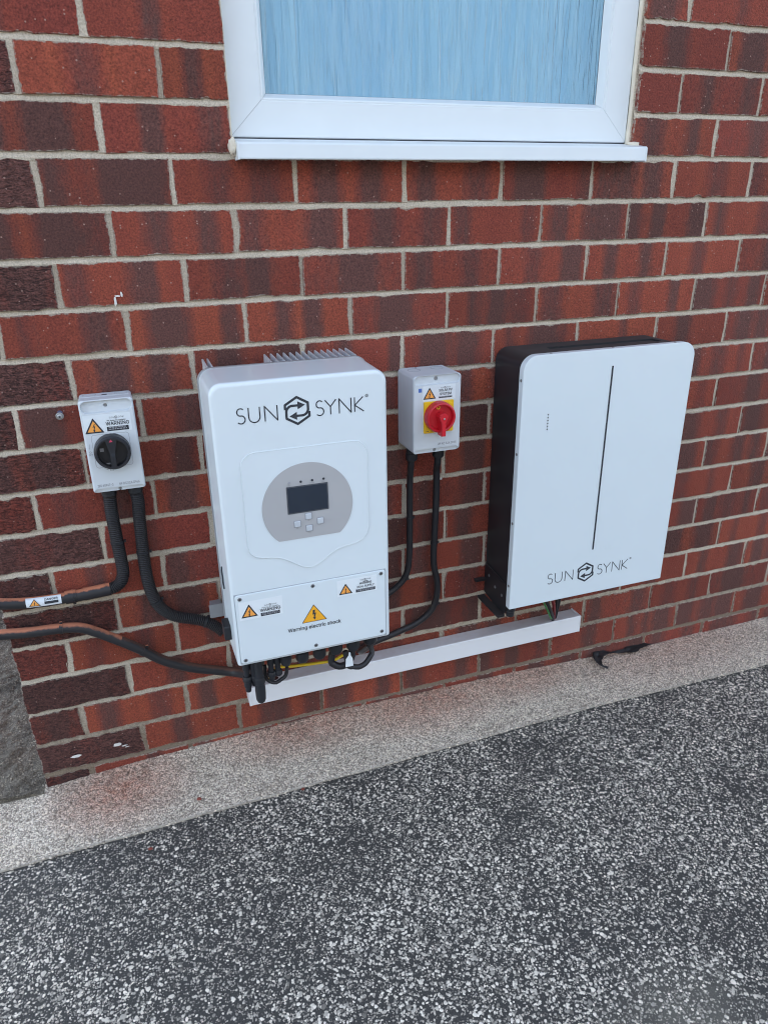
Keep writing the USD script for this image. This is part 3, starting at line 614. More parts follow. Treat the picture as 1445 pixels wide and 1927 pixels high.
# curtain inside
cxs = np.linspace(FX0 - .02, FX1 + .02, 260); czs = np.linspace(FZ0 - .02, FZ1 + .02, 8)
X, Z = np.meshgrid(cxs, czs, indexing="ij")
fold = .5 * np.sin(X * 34 + .6 * np.sin(X * 11)) + .35 * np.sin(X * 71 + 1.3) + .15 * np.sin(X * 133 + Z)
Y = .125 + .011 * fold
idx = np.arange(X.size).reshape(X.shape)
f = np.stack([idx[:-1, :-1], idx[1:, :-1], idx[1:, 1:], idx[:-1, 1:]], -1).reshape(-1, 4)
top("curtain", (np.c_[X.ravel(), Y.ravel(), Z.ravel()], f), CURTAIN, "pale blue curtain hanging in folds behind the patterned window glass", "curtain", True)

# ------------------------------------------------------------------ printed marks
def stroke(pts, w, cap=1): return sg.LineString(pts).buffer(w / 2, cap_style=cap, join_style=1, quad_segs=5)
def arc(cx, cz, rx, rz, a0, a1, n=14): return [(cx + rx * math.cos(math.radians(a)), cz + rz * math.sin(math.radians(a))) for a in np.linspace(a0, a1, n)]
def wordmark(s=1.0, w=.0021):
    """the maker's lettering with the two-arrow hexagon, centred on the hexagon; returns (letters, emblem)"""
    b, t, h = -.0138, .0140, .0278
    def S(x): return arc(x + .0078, t - .0068, .0064, .0068, 40, 250, 12) + arc(x + .0078, b + .0074, .0074, .0074, 70, -140, 14)
    L = [S(-.1105), [(-.0885, t)] + [(-.0885, b + .010)] + arc(-.0785, b + .0102, .010, .0102, 180, 360, 14) + [(-.0685, t)], [(-.0595, b), (-.0595, t), (-.0368, b), (-.0368, t)],
         S(.0345), [(.0525, t), (.0628, .0010), (.0628, b)], [(.0628, .0010), (.0735, t)], [(.0795, b), (.0795, t), (.1025, b), (.1025, t)], [(.1095, b), (.1095, t)], [(.1260, t), (.1098, -.0012), (.1272, b)]]
    let = shapely.union_all([stroke(p, w, 2) for p in L] + [stroke(arc(.1335, .0150, .0027, .0027, 0, 360, 20), .0006), stroke([(.1328, .0137), (.1328, .0163), (.1340, .0161), (.1340, .0152), (.1328, .0149), (.1343, .0137)], .0006)])
    A = [(-.0222, .0030), (-.0222, .0120), (0, .0250), (.0203, .0132), (.0203, .0016)] + arc(.0090, .0016, .0113, .0113, 0, -90, 10)[1:] + [(-.003, -.0097)]
    a = shapely.union_all([stroke(A, .0044, 2), sg.Polygon([(-.0150, -.0097), (-.0010, -.0172), (-.0010, -.0022)])])
    cut = sg.Polygon([(-.03, -.0040), (-.017, .0050), (-.017, -.0060), (-.03, -.0060)])
    a = a.difference(cut)
    em = shapely.union_all([a, sa.rotate(a, 180, origin=(0, 0))])
    return sa.scale(let, s, s, origin=(0, 0)), sa.scale(em, s, s, origin=(0, 0))
def at(poly, x, z): return sa.translate(poly, x, z)
BOLT = sg.Polygon([(.10, .62), (-.22, .05), (.02, .10), (-.12, -.42), (-.24, -.40), (.02, -.78), (.14, -.34), (.02, -.38), (.22, .26), (-.02, .20), (.24, .62)])
def bolt(s, x, z): return at(sa.scale(BOLT, s, s, origin=(0, 0)), x, z)
def tri(x0, x1, z0, z1): return sg.Polygon([(x0, z0), (x1, z0), ((x0 + x1) / 2, z1)])
def warn_triangle(parent, x0, x1, z0, z1, y, m=ORANGE, b=.12):
    o = tri(x0, x1, z0, z1); w = (x1 - x0); cxx, czz = (x0 + x1) / 2, z0 + (z1 - z0) * .37
    t = obj("warning_triangle", face(o.buffer(w * .02), y, .0004), INK, parent, False)
    obj("triangle_face", face(o.buffer(-w * b * .55, join_style=2), y - .0004, .0002), m, t, False)
    obj("bolt_symbol", face(bolt((z1 - z0) * .42, cxx, czz), y - .0006, .0002), INK, t, False)
def lines(x0, x1, z0, z1, n, y):
    out = []; q = random.Random(int(x0 * 9e4))
    for k in range(n):
        z = z1 - (k + .75) * (z1 - z0) / (n + .5); x = x0 + .08 * (x1 - x0)
        while x < x1 - .1 * (x1 - x0):
            w = q.uniform(.05, .14) * (x1 - x0); out.append(sg.box(x, z, min(x + w, x1 - .06 * (x1 - x0)), z + (z1 - z0) * .42 / n)); x += w + .03 * (x1 - x0)
    return face(shapely.union_all(out), y, .0002)
def small_mark(x, z, w, y):     # the maker's tiny header line on the stickers
    l, e = wordmark(w / .25, .003); return face(at(shapely.union_all([l, e]), x, z), y, .0002)

def screw(parent, x, y, z, r=.0042, m=SCREWM, name="screw"):
    h = m3.CrossSection([[(r * math.cos(a), r * math.sin(a)) for a in np.linspace(0, 2 * math.pi, 20, endpoint=False)]])
    body = cyl((x, y + .002, z), (x, y - .0014, z), r, 18, .0008)
    slot = face(shapely.union_all([sg.box(x - r * .5, z - r * .14, x + r * .5, z + r * .14), sg.box(x - r * .14, z - r * .5, x + r * .14, z + r * .5)]), y - .0014, .0002)
    s_ = obj(name, body, m, parent, 40); obj("cross_slot", slot, INK, s_, False)

# ------------------------------------------------------------------ the inverter
inv = thing("solar_inverter", "large white inverter box with grey round display and three warning signs", "inverter")
IX0, IX1, IZ0, IZ1, IYB, IY = 0.4450, 0.7745, 0.3965, 0.9805, -0.112, -0.240
obj("cover", panel(IX0, IX1, IZ0, IZ1, IYB, IY, (.006, .006, .024, .024), .0085, 6, 10, draft=.002), WHITE, inv, 40)
obj("back_plate", panel(IX0 - .0045, IX1 + .0045, IZ0 + .004, IZ1 + .003, -.104, -.1118, (.006, .006, .026, .026), .0015, 2, 8), GREYM, inv, 40)
obj("heat_sink_base", box(IX0 + .012, IX1 - .012, -.1035, -.094, IZ0 + .03, IZ1 - .012), ALU, inv, False)
fx = [.4635, .4730] + list(np.linspace(.5875, .7605, 14))
for x in fx:
    prof = sg.Polygon([(-.0935, .46), (-.020, .46), (-.018, .470), (-.0185, .9800), (-.021, .9845), (-.0935, .9825)])
    fm = trimesh.creation.extrude_polygon(prof, .0026, engine="earcut"); fm.vertices = np.c_[x - .0013 + fm.vertices[:, 2], fm.vertices[:, 0], fm.vertices[:, 1]]
    obj("cooling_fin", fm, ALU, inv, False)
obj("mounting_bracket", cat_(box(.52, .56, -.094, -.0065, .50, .94)), GREYM, inv, False)
# embossed panel
ol = [(.4868, .8249), (.4868, .6635), (.4900, .6480), (.5000, .6385), (.5140, .6337), (.5300, .6318), (.5450, .6285), (.5600, .6215), (.5757, .6110), (.5900, .6010), (.6070, .5965), (.6230, .6000), (.6370, .6090), (.6500, .6190), (.6640, .6265), (.6800, .6305), (.7020, .6328), (.7180, .6395), (.7280, .6505), (.7326, .6665), (.7330, .8193)]
ol = ol + arc(.7045, .8193, .0285, .0315, 10, 90, 8) + arc(.5170, .8215, .0302, .0293, 90, 170, 8)
pol = sg.Polygon(ol).buffer(.004).buffer(-.008).buffer(.004)
a_, b_, c_ = (np.array(q.exterior.coords)[:-1] for q in (pol, pol.buffer(-.0009), pol.buffer(-.0018)))
def resample(p, n=220):
    q = np.vstack([p, p[:1]]); s_ = np.r_[0, np.cumsum(np.linalg.norm(np.diff(q, axis=0), axis=1))]; k0 = 0
    t = np.linspace(0, s_[-1], n, endpoint=False); return np.c_[np.interp(t, s_, q[:, 0]), np.interp(t, s_, q[:, 1])]
def ringp(p, y): return np.c_[p[:, 0], np.full(len(p), y), p[:, 1]]
pr = resample(a_); cen = np.array([.61, .73])
def inset(p, d_):
    nrm = np.roll(p, -1, 0) - np.roll(p, 1, 0); nrm = np.c_[-nrm[:, 1], nrm[:, 0]]; nrm /= np.linalg.norm(nrm, axis=1)[:, None]
    if (nrm * (cen - p)).sum() < 0: nrm = -nrm
    return p + nrm * d_
em_v = [ringp(pr, IY + .0005), ringp(inset(pr, .0006), IY - .0009), ringp(inset(pr, .0013), IY - .0014), ringp(inset(pr, .0026), IY - .0010)]
ridge = loft(em_v); ridge.update_faces(~np.any(ridge.faces >= 4 * len(pr), axis=1))
lid = face(sg.Polygon(inset(pr, .0024)), IY + .0004, .0014)
obj("embossed_panel", cat_(ridge, lid), WHITE, inv, 30)
EY = IY - .0010
# display disc: circle with a flat lower edge
dc, dr = (.6095, .7290), .0895
disc = sg.Point(dc).buffer(dr, 48).intersection(sg.box(0, .6640, 2, 2))
di = obj("display_disc", face(disc, EY + .0002, .0008), SILVER, inv, False)
DY = EY - .0006
scr = obj("screen", face(sg.box(.5700, .7190, .6490, .7727).buffer(.0012), DY + .0001, .0005), GAP, di, False)
obj("screen_glass", face(sg.box(.5712, .7202, .6478, .7715), DY - .0004, .0003), SCREEN, di, False)
for k, (x, s_) in enumerate(((.5751, "DC"), (.5977, "AC"), (.6200, "Normal"), (.6423, "Alarm"))):
    obj("indicator_light", cyl((x, DY + .0002, .7816), (x, DY - .0009, .7816), .0024, 16, .0004), GREYINK if k == 0 else INK, di, 40)
    obj("lettering", text(s_, x - .0022 * len(s_) / 2 * .9, .7753, .0022, DY + .0002), GREYINK, di, False)
for x, z, s_, sym in ((.6089, .7087, "Up", [(-.0022, -.0018), (.0022, -.0018), (0, .0022), (-.0022, -.0018)]), (.5863, .6957, "Esc", [(.0022, .0022), (-.0022, 0), (.0022, -.0022)]),
                      (.6320, .6958, "Enter", [(.0022, .0022), (.0022, -.0004), (-.0022, -.0016)]), (.6090, .6836, "Down", [(-.0022, .0018), (.0022, .0018), (0, -.0022), (-.0022, .0018)])):
    rim_ = sg.box(x - .0062, z - .0062, x + .0062, z + .0062)
    obj("button_rim", face(rim_.buffer(.0012), DY + .0002, .0004), GREYINK, di, False)
    bt = obj("button", panel(x - .0058, x + .0058, z - .0058, z + .0058, DY + .0002, DY - .0018, .0016, .0008, 3, 4), BUTTON, di, 40)
    obj("button_mark", face(stroke(sym, .0008), DY - .0017, .0002), INK, bt, False)
    obj("lettering", text(s_, x - .0021 * len(s_) / 2 * .9, z - .0098, .0020, DY + .0002), GREYINK, di, False)
let, emb = wordmark()
obj("lettering", face(at(let, .6000, .9190), IY + .0001, .0004), INK, inv, False)
obj("emblem", face(at(emb, .6000, .9190), IY + .0001, .0004), INK, inv, False)
# lower cover plate
tp = obj("terminal_cover", panel(.4520, .7640, .4050, .5630, IY + .001, IY - .0026, .006, .0016, 3, 6), WHITE, inv, 40, label="screwed white cover plate with three yellow warning triangles")
obj("cover_joint", face(sg.box(.4520, .4050, .7640, .5630).buffer(.0017), IY + .0004, .0007), FAINT, inv, False)
TY = IY - .0026
for x, z in ((.4612, .5540), (.6087, .5552), (.7546, .5555), (.4609, .4125), (.6083, .4142), (.7543, .4155)): screw(tp, x, TY + .0006, z)
st = obj("warning_sticker", face(sg.box(.4575, .5060, .5445, .5470), TY + .0001, .0003), LABEL, tp, False)
warn_triangle(st, .4620, .4930, .5122, .5392, TY - .0001)
obj("lettering", cat_(text("WARNING", .4990, .5185, .0063, TY - .0001, .0410, True), text("PV Array DC Isolator", .5030, .5262, .0021, TY - .0001, .033), small_mark(.5195, .5318, .026, TY - .0001)), INK, st, False)
obj("warning_bar", face(sg.box(.4998, .5085, .5385, .5158), TY - .0001, .0003), INK, st, False); obj("bar_lettering", lines(.4998, .5385, .5085, .5158, 2, TY - .0004), GREYINK, st, False)
st = obj("warning_sticker", face(sg.box(.6590, .5190, .7450, .5560), TY + .0001, .0003), LABEL, tp, False)
warn_triangle(st, .6634, .6908, .5235, .5462, TY - .0001)
obj("lettering", cat_(text("WARNING", .7070, .5393, .0046, TY - .0001, .0265, True), text("DUAL SUPPLY", .7020, .5318, .0046, TY - .0001, .0368, True), text("Isolate", .7145, .5446, .0022, TY - .0001, .011, True), small_mark(.7195, .5496, .024, TY - .0001)), INK, st, False)
obj("warning_bar", face(sg.box(.6990, .5220, .7412, .5288), TY - .0001, .0003), INK, st, False); obj("bar_lettering", lines(.6990, .7412, .5220, .5288, 2, TY - .0004), GREYINK, st, False)
t_ = tri(.5825, .6334, .4735, .5118)
wt = obj("warning_triangle", face(t_.buffer(.0006), TY + .0001, .0004), INK, tp, False)
obj("triangle_face", face(t_.buffer(-.0007, join_style=2), TY - .0003, .0002), AMBER, wt, False)
big = sg.Polygon([(.14, .75), (-.18, .72), (-.26, .04), (-.03, .08), (-.10, -.40), (-.24, -.36), (.00, -.80), (.20, -.38), (.05, -.40), (.26, .30), (.04, .24)])
obj("bolt_symbol", face(at(sa.scale(big, .0152, .0152, origin=(0, 0)), .6085, .4890), TY - .0005, .0002), INK, wt, False)
obj("lettering", text("Warning electric shock", .5517, .4580, .0080, TY + .0001, .1125, True), INK, tp, False)
# side switch, dark slot on the side, glands below
obj("side_switch", cat_(panel(-.020, .020, -.017, .017, 0, -.014, .004, .002).apply_transform(trimesh.transformations.rotation_matrix(-math.pi / 2, [0, 0, 1])).apply_translation((IX0 - .001, -.165, .447)),
                        ), BLACK, inv, 40)
obj("side_slot", tube(spline([(IX0 - .002, -.150, .585), (IX0 - .0025, -.146, .575), (IX0 - .0025, -.152, .562), (IX0 - .0025, -.150, .548), (IX0 - .002, -.156, .537)], .003), .0022, 8), INK, inv, 40)
obj("base_plate", box(IX0 + .006, IX1 - .006, -.225, -.118, .391, .398), BLACK, inv, False)
for x, y, r in ((.5490, -.205, .0125), (.5850, -.205, .0145), (.6230, -.205, .0145), (.6610, -.200, .0155), (.7010, -.200, .0155), (.7440, -.190, .0165)):
    gl = obj("cable_gland", tube([(x, y, .392), (x, y, .382), (x, y, .3815), (x, y, .364), (x, y, .357)], [r * .9, r * .9, r, r, r * .72], 16), BLACK, inv, 40)
for x in (.4640, .4790, .5165, .5310):
    obj("plug_socket", tube([(x, -.200, .390), (x, -.200, .362), (x, -.200, .360), (x, -.200, .338)], [.0075, .0075, .0060, .0060], 12), BLACK, inv, 40)

# ------------------------------------------------------------------ isolator switches
def grooved_box(x0, x1, z0, z1, yb, yf, r, fil, grooves, holes, top_knock):
    m = to_man(panel(x0, x1, z0, z1, yb, yf, r, fil, 4, 6))
    for gx0_, gx1_, gz0_, gz1_, dp in grooves:
        rr_ = (gz1_ - gz0_) / 2 - .0002
        o = [rrect(gx0_ - e, gx1_ + e, gz0_ - e, gz1_ + e, rr_ + e, 8) for e in (0, .0025)]
        m = m - to_man(loft([ringp(o[0], yf + dp), ringp(o[1], yf - .004)]))
    for hx, hz, hr in holes: m = m - to_man(cyl((hx, yf + .016, hz), (hx, yf - .01, hz), hr, 20))
    m = m - to_man(cyl((top_knock[0] - .004, top_knock[1], z1 - .004), (top_knock[0] + .004, top_knock[1], z1 - .004), .0001, 8))
    return to_tm(m)

dci = thing("isolator_switch", "white isolator box with large black rotary knob left of the inverter", "isolator switch")
X0, X1, Z0, Z1, YF = .2225, .3212, .7445, .9305, -.0590
obj("back_box", panel(X0 + .001, X1 - .001, Z0 + .001, Z1 + .0005, -.003, -.030, .006, .0005, 2, 6), PLASTIC, dci, 30)
obj("cover", grooved_box(X0, X1, Z0, Z1, -.0312, YF, .006, .004, [(X0 + .004, X1 - .004, .9065, .9275, .006), (X0 + .003, X1 - .003, .7385, .7520, .005)], [(.2705, .9180, .0034), (.2722, .7478, .0034)], (.27, -.03)), PLASTIC, dci, 30)
for x, z in ((.2705, .9180), (.2722, .7478)): obj("screw", cyl((x, YF + .015, z), (x, YF + .0085, z), .0030, 14), GREYM, dci, 40)
obj("knockout", cat_(face(sg.box(.2660, -.024, .2755, -.018), 0, .0006).apply_transform(np.array([[1, 0, 0, 0], [0, 0, 1, 0], [0, -1, 0, Z1 + .0002], [0, 0, 0, 1]], float))), INK, dci, False)
for x in (.243, .301):
    rg = stroke(arc(x, -.0165, .012, .010, 0, 360, 24), .0008)
    obj("knockout_ring", face(rg, 0, .0005).apply_transform(np.array([[1, 0, 0, 0], [0, 0, 1, 0], [0, -1, 0, Z1 + .0002], [0, 0, 0, 1]], float)), FAINT, dci, False)
st = obj("warning_sticker", face(sg.box(.2265, .8662, .3125, .9018), YF + .0001, .0003), LABEL, dci, False)
warn_triangle(st, .2277, .2602, .8672, .8950, YF - .0001)
obj("lettering", cat_(text("WARNING", .2660, .8795, .0066, YF - .0001, .0425, True), text("PV Array DC Isolator", .2690, .8876, .0022, YF - .0001, .034, True), small_mark(.2860, .8945, .028, YF - .0001)), INK, st, False)
obj("warning_bar", face(sg.box(.2668, .8680, .3066, .8766), YF - .0001, .0003), INK, st, False); obj("bar_lettering", lines(.2668, .3066, .8680, .8766, 2, YF - .0004), GREYINK, st, False)
sq = sg.box(.2355, .7960, .3047, .8632); sq = sq.buffer(-.006).buffer(.006)
obj("dial_border", face(sq.difference(sq.buffer(-.0007)), YF + .0002, .0003), GREYINK, dci, False)
KX, KZ, KR = .2702, .8300, .0335
kb = to_man(tube([(KX, YF + .002, KZ), (KX, YF - .020, KZ), (KX, YF - .0235, KZ)], [KR, KR, KR - .003], 40))
for s_ in (-1, 1):
    cut = sg.Point(KX, KZ).buffer(KR - .006, 32)
    wedge = sg.Polygon([(KX + s_ * .004, KZ - .04), (KX + s_ * .0045, KZ), (KX + s_ * .0135, KZ + .04), (KX + s_ * .05, KZ + .04), (KX + s_ * .05, KZ - .04)])
    if s_ < 0: wedge = sg.Polygon([(KX - .0065, KZ - .04), (KX - .0050, KZ), (KX - .0135, KZ + .04), (KX - .05, KZ + .04), (KX - .05, KZ - .04)])
    kb = kb - to_man(face(cut.intersection(wedge), YF - .008, .03))
kn = obj("rotary_knob", to_tm(kb), BLACK, dci, 30, label="round black knob with a raised centre bar")
obj("pointer_mark", face(tri(KX - .0034, KX + .0034, KZ + .0225, KZ + .0278), YF - .0233, .0003), REDP, kn, False)
obj("knob_screw", cyl((KX, YF - .020, KZ - .003), (KX, YF - .0236, KZ - .003), .0036, 16), INK, kn, 40)
obj("knob_insert", face(sg.box(KX - .0225, KZ + .001, KX - .0155, KZ + .008), YF - .0078, .0008), GREYINK, kn, False)
obj("knob_insert", face(sg.box(KX - .0165, KZ - .0255, KX - .0075, KZ - .0225), YF - .0078, .0008), GREYM, kn, False)
obj("lettering", cat_(text("IEC 60947-3", .2320, .7572, .0047, YF + .0001, .0292, True), text("4P DC32A IP66", .2716, .7572, .0047, YF + .0001, .0392, True), text("OFF", .2262, .8230, .0032, YF + .0001, .0075)), GREYINK, dci, False)
obj("position_mark", face(shapely.union_all([stroke(arc(.2300, .8295, .0016, .0016, 0, 360, 16), .0006), stroke([(.2312, .8455), (.2290, .8370)], .0006), sg.Polygon([(.2283, .8380), (.2296, .8376), (.2287, .8352)]),
     stroke([(.2500, .7945), (.2555, .7910)], .0006), sg.Polygon([(.2550, .7925), (.2545, .7908), (.2578, .7903)]), stroke([(.2600, .7880), (.2600, .7912), (.2660, .7912), (.2660, .7880), (.2600, .7880)], .0006), stroke(arc(.2630, .7912, .0019, .0024, 0, 180, 8), .0006)]), YF + .0001, .0003), GREYINK, dci, False)
for x in (.2492, .3000): obj("cable_gland", tube([(x, -.030, Z0 + .002), (x, -.030, Z0 - .012), (x, -.030, Z0 - .0125), (x, -.030, Z0 - .016)], [.0150, .0150, .0142, .0142], 18), BLACK, dci, 40)

aci = thing("isolator_switch", "white isolator box with red rotary switch on a yellow plate", "isolator switch")
X0, X1, Z0, Z1, YF = .8862, .9985, .7520, .9262, -.0950
obj("enclosure", grooved_box(X0, X1, Z0, Z1, -.003, YF, .008, .004, [(X0 + .004, X1 - .004, .9065, .9245, .0050), (X0 + .003, X1 - .003, .7440, .7610, .0050)], [(.9398, .9175, .0046), (.9385, .7572, .0040)], (.93, -.05)), PLASTIC, aci, 30)
for x, z in ((.9398, .9175), (.9385, .7572)): obj("screw", cyl((x, YF + .015, z), (x, YF + .0075, z), .0042, 14), GREYM, aci, 40)
topm = lambda poly, e: face(poly, 0, e).apply_transform(np.array([[1, 0, 0, 0], [0, 0, 1, 0], [0, -1, 0, Z1 + .0002], [0, 0, 0, 1]], float))
obj("knockout", topm(sg.Point(.9245, -.013).buffer(.0023), .0005), INK, aci, False)
obj("knockout_ring", topm(shapely.union_all([stroke(arc(.912, -.034, .014, .014, 0, 360, 24), .0008), stroke(arc(.968, -.030, .014, .014, 0, 360, 24), .0008)]), .0004), FAINT, aci, False)
st = obj("warning_sticker", face(sg.box(.9080, .8705, .9842, .9035), YF + .0001, .0003), LABEL, aci, False)
warn_triangle(st, .9097, .9375, .8752, .8990, YF - .0001)
obj("lettering", cat_(text("SOLAR PV", .9453, .8893, .0052, YF - .0001, .0316, True), text("SYSTEM", .9478, .8812, .0052, YF - .0001, .0268, True), small_mark(.9600, .8975, .024, YF - .0001)), INK, st, False)
obj("warning_bar", face(sg.box(.9453, .8748, .9765, .8783), YF - .0001, .0003), INK, st, False); obj("bar_lettering", lines(.9453, .9765, .8748, .8783, 1, YF - .0004), GREYINK, st, False)
obj("lettering", text("2P AC 32A IP65", .9450, .7686, .0050, YF + .0001, .0440, True), GREYINK, aci, False)
BLUE = plain("blue_print", (0.08, 0.16, 0.45), 0.5)
obj("approval_mark", face(sg.box(.8985, .8915, .9050, .8988).buffer(.0006), YF + .0001, .0003), BLUE, aci, False)
yp = obj("yellow_plate", panel(.9100, .9800, .7990, .8693, YF + .0005, YF - .0030, .002, .001, 3, 4), YELLOW, aci, 40)
obj("plate_mark", face(shapely.union_all([stroke([(.9150, .8460), (.9178, .8530)], .0007), stroke([(.9172, .8440), (.9205, .8525)], .0007), stroke([(.9150, .8460), (.9172, .8440)], .0007), stroke([(.9178, .8530), (.9205, .8525)], .0007), stroke([(.9140, .8030), (.9200, .8040)], .0007), sg.Polygon([(.9175, .8052), (.9185, .8025), (.9215, .8030)])]), YF - .0029, .0002), INK, yp, False)
RX, RZ, RR = .9440, .8358, .0342
prof = [(YF - .002, RR), (YF - .017, RR), (YF - .021, RR - .0015), (YF - .0225, RR - .004), (YF - .021, RR - .0062), (YF - .0125, RR - .0078)]
kd = loft([np.array([(RX + r_ * math.cos(a), y, RZ + r_ * math.sin(a)) for a in np.linspace(0, 2 * math.pi, 44, endpoint=False)]) for y, r_ in prof])
sw = obj("rotary_switch", kd, RED, aci, 35, label="round red switch with a raised handle pointing down")
hd = sg.Polygon([(-.0105, .004), (-.0085, .0100), (-.002, .0128), (.002, .0128), (.0085, .0100), (.0105, .004), (.0052, -.010), (.0050, -.0385), (-.0050, -.0385), (-.0052, -.010)])
hp_ = [ringp(np.array(at(hd.buffer(-e, join_style=2), RX, RZ).exterior.coords)[:-1], y) for e, y in ((0, YF - .0115), (0, YF - .032), (.0014, YF - .034))]
if len({len(h) for h in hp_}) == 1: hm = loft(hp_)
else: hm = face(at(hd, RX, RZ), YF - .0115, .0225)
obj("switch_handle", hm, RED, sw, 30)
obj("handle_screw", cyl((RX + .0005, YF - .033, RZ + .001), (RX + .0005, YF - .0350, RZ + .001), .0022, 14, .0005), STEEL, sw, 40)
obj("padlock_eyelet", tube(spline([(RX - .006 + .0034 * math.cos(a), YF - .0145, RZ + .0225 + .0034 * math.sin(a)) for a in np.linspace(0, 2 * math.pi, 13)], .001), .0011, 8), YELLOW, sw, 40)
for x in (.8998, .9660): obj("cable_gland", tube([(x, -.050, Z0 + .002), (x, -.050, Z0 - .010), (x, -.050, Z0 - .0105), (x, -.050, Z0 - .024), (x, -.050, Z0 - .028)], [.0120, .0120, .0138, .0138, .0105], 18), BLACK, aci, 40)

# ------------------------------------------------------------------ battery
bat = thing("wall_battery", "flat white and black wall battery with a dark vertical groove", "battery")
BX0, BX1, BZ0, BZ1, BY = 1.1205, 1.5745, .3365, .9600, -.1470
bm = to_man(panel(1.1285, 1.5665, .345, .9555, -.004, -.1385, (.003, .003, .030, .030), .001, 2, 10))
slot = sg.box(1.235, -.085, 1.520, -.055).buffer(.004)
sm_ = face(slot, 0, .03).apply_transform(np.array([[1, 0, 0, 0], [0, 0, 1, 0], [0, -1, 0, .951], [0, 0, 0, 1]], float))
try: bm = bm - to_man(sm_)
except Exception: pass
obj("casing", to_tm(bm), BLACKM, bat, 35)
fp = panel(BX0, BX1, BZ0, BZ1, -.1300, BY, (.0025, .0025, .034, .034), .0016, 3, 12)
obj("front_panel", fp, WHITE_B, bat, 40)
gv = [(1.3519, .9212), (1.3452, .4620)]
gm = face(sg.box(-.0022, 0, .0022, .4595), 0, .0006); gm.apply_translation((1.3485, BY + .0001, .4618))
obj("groove", gm, INK, bat, False)
for k in range(6): obj("indicator_light", cyl((1.1896, BY + .0006, .8252 - k * .0068), (1.1896, BY - .0003, .8252 - k * .0068), .0017, 10), INK, bat, 40)
let, emb = wordmark(1.0, .0019)
obj("lettering", face(at(let, 1.3340, .4010), BY + .0001, .0003), INK, bat, False)
obj("emblem", face(at(emb, 1.3340, .4010), BY + .0001, .0003), INK, bat, False)
for z in (.9061, .7375, .5660, .3991): screw_m = obj("edge_screw", cyl((BX0 + .001, -.1385, z), (BX0 - .0008, -.1385, z), .0034, 14), SCREWM, bat, 40)
for x in (1.19, 1.35, 1.52): obj("edge_screw", cyl((x, -.1385, BZ1 - .001), (x, -.1385, BZ1 + .0006), .003, 12), SCREWM, bat, 40)
# lower bracket: side cheek, wall flange and foot
ck = sg.Polygon([(-.006, .4000), (-.118, .3900), (-.128, .384), (-.136, .368), (-.136, .345), (-.128, .335), (-.118, .310), (-.108, .300), (-.006, .316)])
km = trimesh.creation.extrude_polygon(ck, .003, engine="earcut"); km.vertices = np.c_[1.1245 + km.vertices[:, 2], km.vertices[:, 0], km.vertices[:, 1]]
br = obj("wall_bracket", km, BLACKM, bat, 30)
for y, z in ((-.030, .374), (-.065, .358), (-.100, .352)): obj("bracket_screw", cyl((1.1255, y, z), (1.1232, y, z), .0042, 12, .0006), SCREWM, br, 40)
obj("bracket_flange", box(1.0950, 1.1240, -.0160, -.003, .352, .3575), BLACKM, br, False)
obj("bracket_foot", box(1.1060, 1.1255, -.118, -.006, .300, .3065), BLACKM, br, False)
obj("cable_port", tube([(1.140, -.120, .345), (1.140, -.120, .318), (1.140, -.120, .316), (1.140, -.120, .302)], [.013, .013, .011, .010], 16), BLACK, bat, 40)
obj("base_tray", box(1.295, 1.455, -.110, -.030, .318, .344), BLACKM, bat, False)
obj("bracket_tab", box(1.530, 1.560, -.020, -.004, .330, .340), BLACKM, bat, False)

# ------------------------------------------------------------------ trunking under the inverter and the battery
tr = thing("cable_trunking", "long white cable trunking running along the wall below inverter and battery", "trunking")
tx0, tx1, tz0, tz1, ty = .4815, 1.4092, .1490, .2005, -.0480
base = sg.Polygon([(-.003, tz0 + .002), (-.003, tz1 - .0030), (-.0445, tz1 - .0030), (-.0445, tz1 - .005), (-.006, tz1 - .005), (-.006, tz0 + .004), (-.0445, tz0 + .004), (-.0445, tz0 + .002)])
lidp = sg.Polygon([(-.036, tz1), (-.0465, tz1), (ty, tz1 - .002), (ty, tz0 + .0015), (-.0465, tz0), (-.040, tz0), (-.040, tz0 + .0012), (-.0460, tz0 + .0012), (-.0460, tz1 - .0012), (-.036, tz1 - .0012)])
def ex(poly, x0, x1):
    m = trimesh.creation.extrude_polygon(poly, x1 - x0, engine="earcut"); m.vertices = np.c_[x0 + m.vertices[:, 2], m.vertices[:, 0], m.vertices[:, 1]]
    if m.volume < 0: m.invert()
    return m
obj("body", ex(base, tx0 + .003, tx1 - .003), TRUNK, tr, False)
lid_m = obj("lid", ex(lidp, tx0 + .006, tx1 - .0025), TRUNK, tr, False)
for x0, x1 in ((tx0, tx0 + .0058), (tx1 - .0023, tx1)):
    obj("end_cap", ex(sg.Polygon([(-.0025, tz0 - .0003), (-.0025, tz1 + .0003), (-.0470, tz1 + .0003), (ty - .0003, tz1 - .002), (ty - .0003, tz0 + .0015), (-.047, tz0 - .0003)]), x0, x1), TRUNK, tr, False)
hole = sa.scale(sg.Point(0, 0).buffer(.011, 16), 1.0, .75); hole2 = at(hole, .5480, -.0245)
obj("cable_hole", face(hole2, 0, .0008).apply_transform(np.array([[1, 0, 0, 0], [0, 0, 1, 0], [0, -1, 0, tz1 - .0028], [0, 0, 0, 1]], float)), plain("hole_dark", (.05, .015, .013), .8), tr, False)

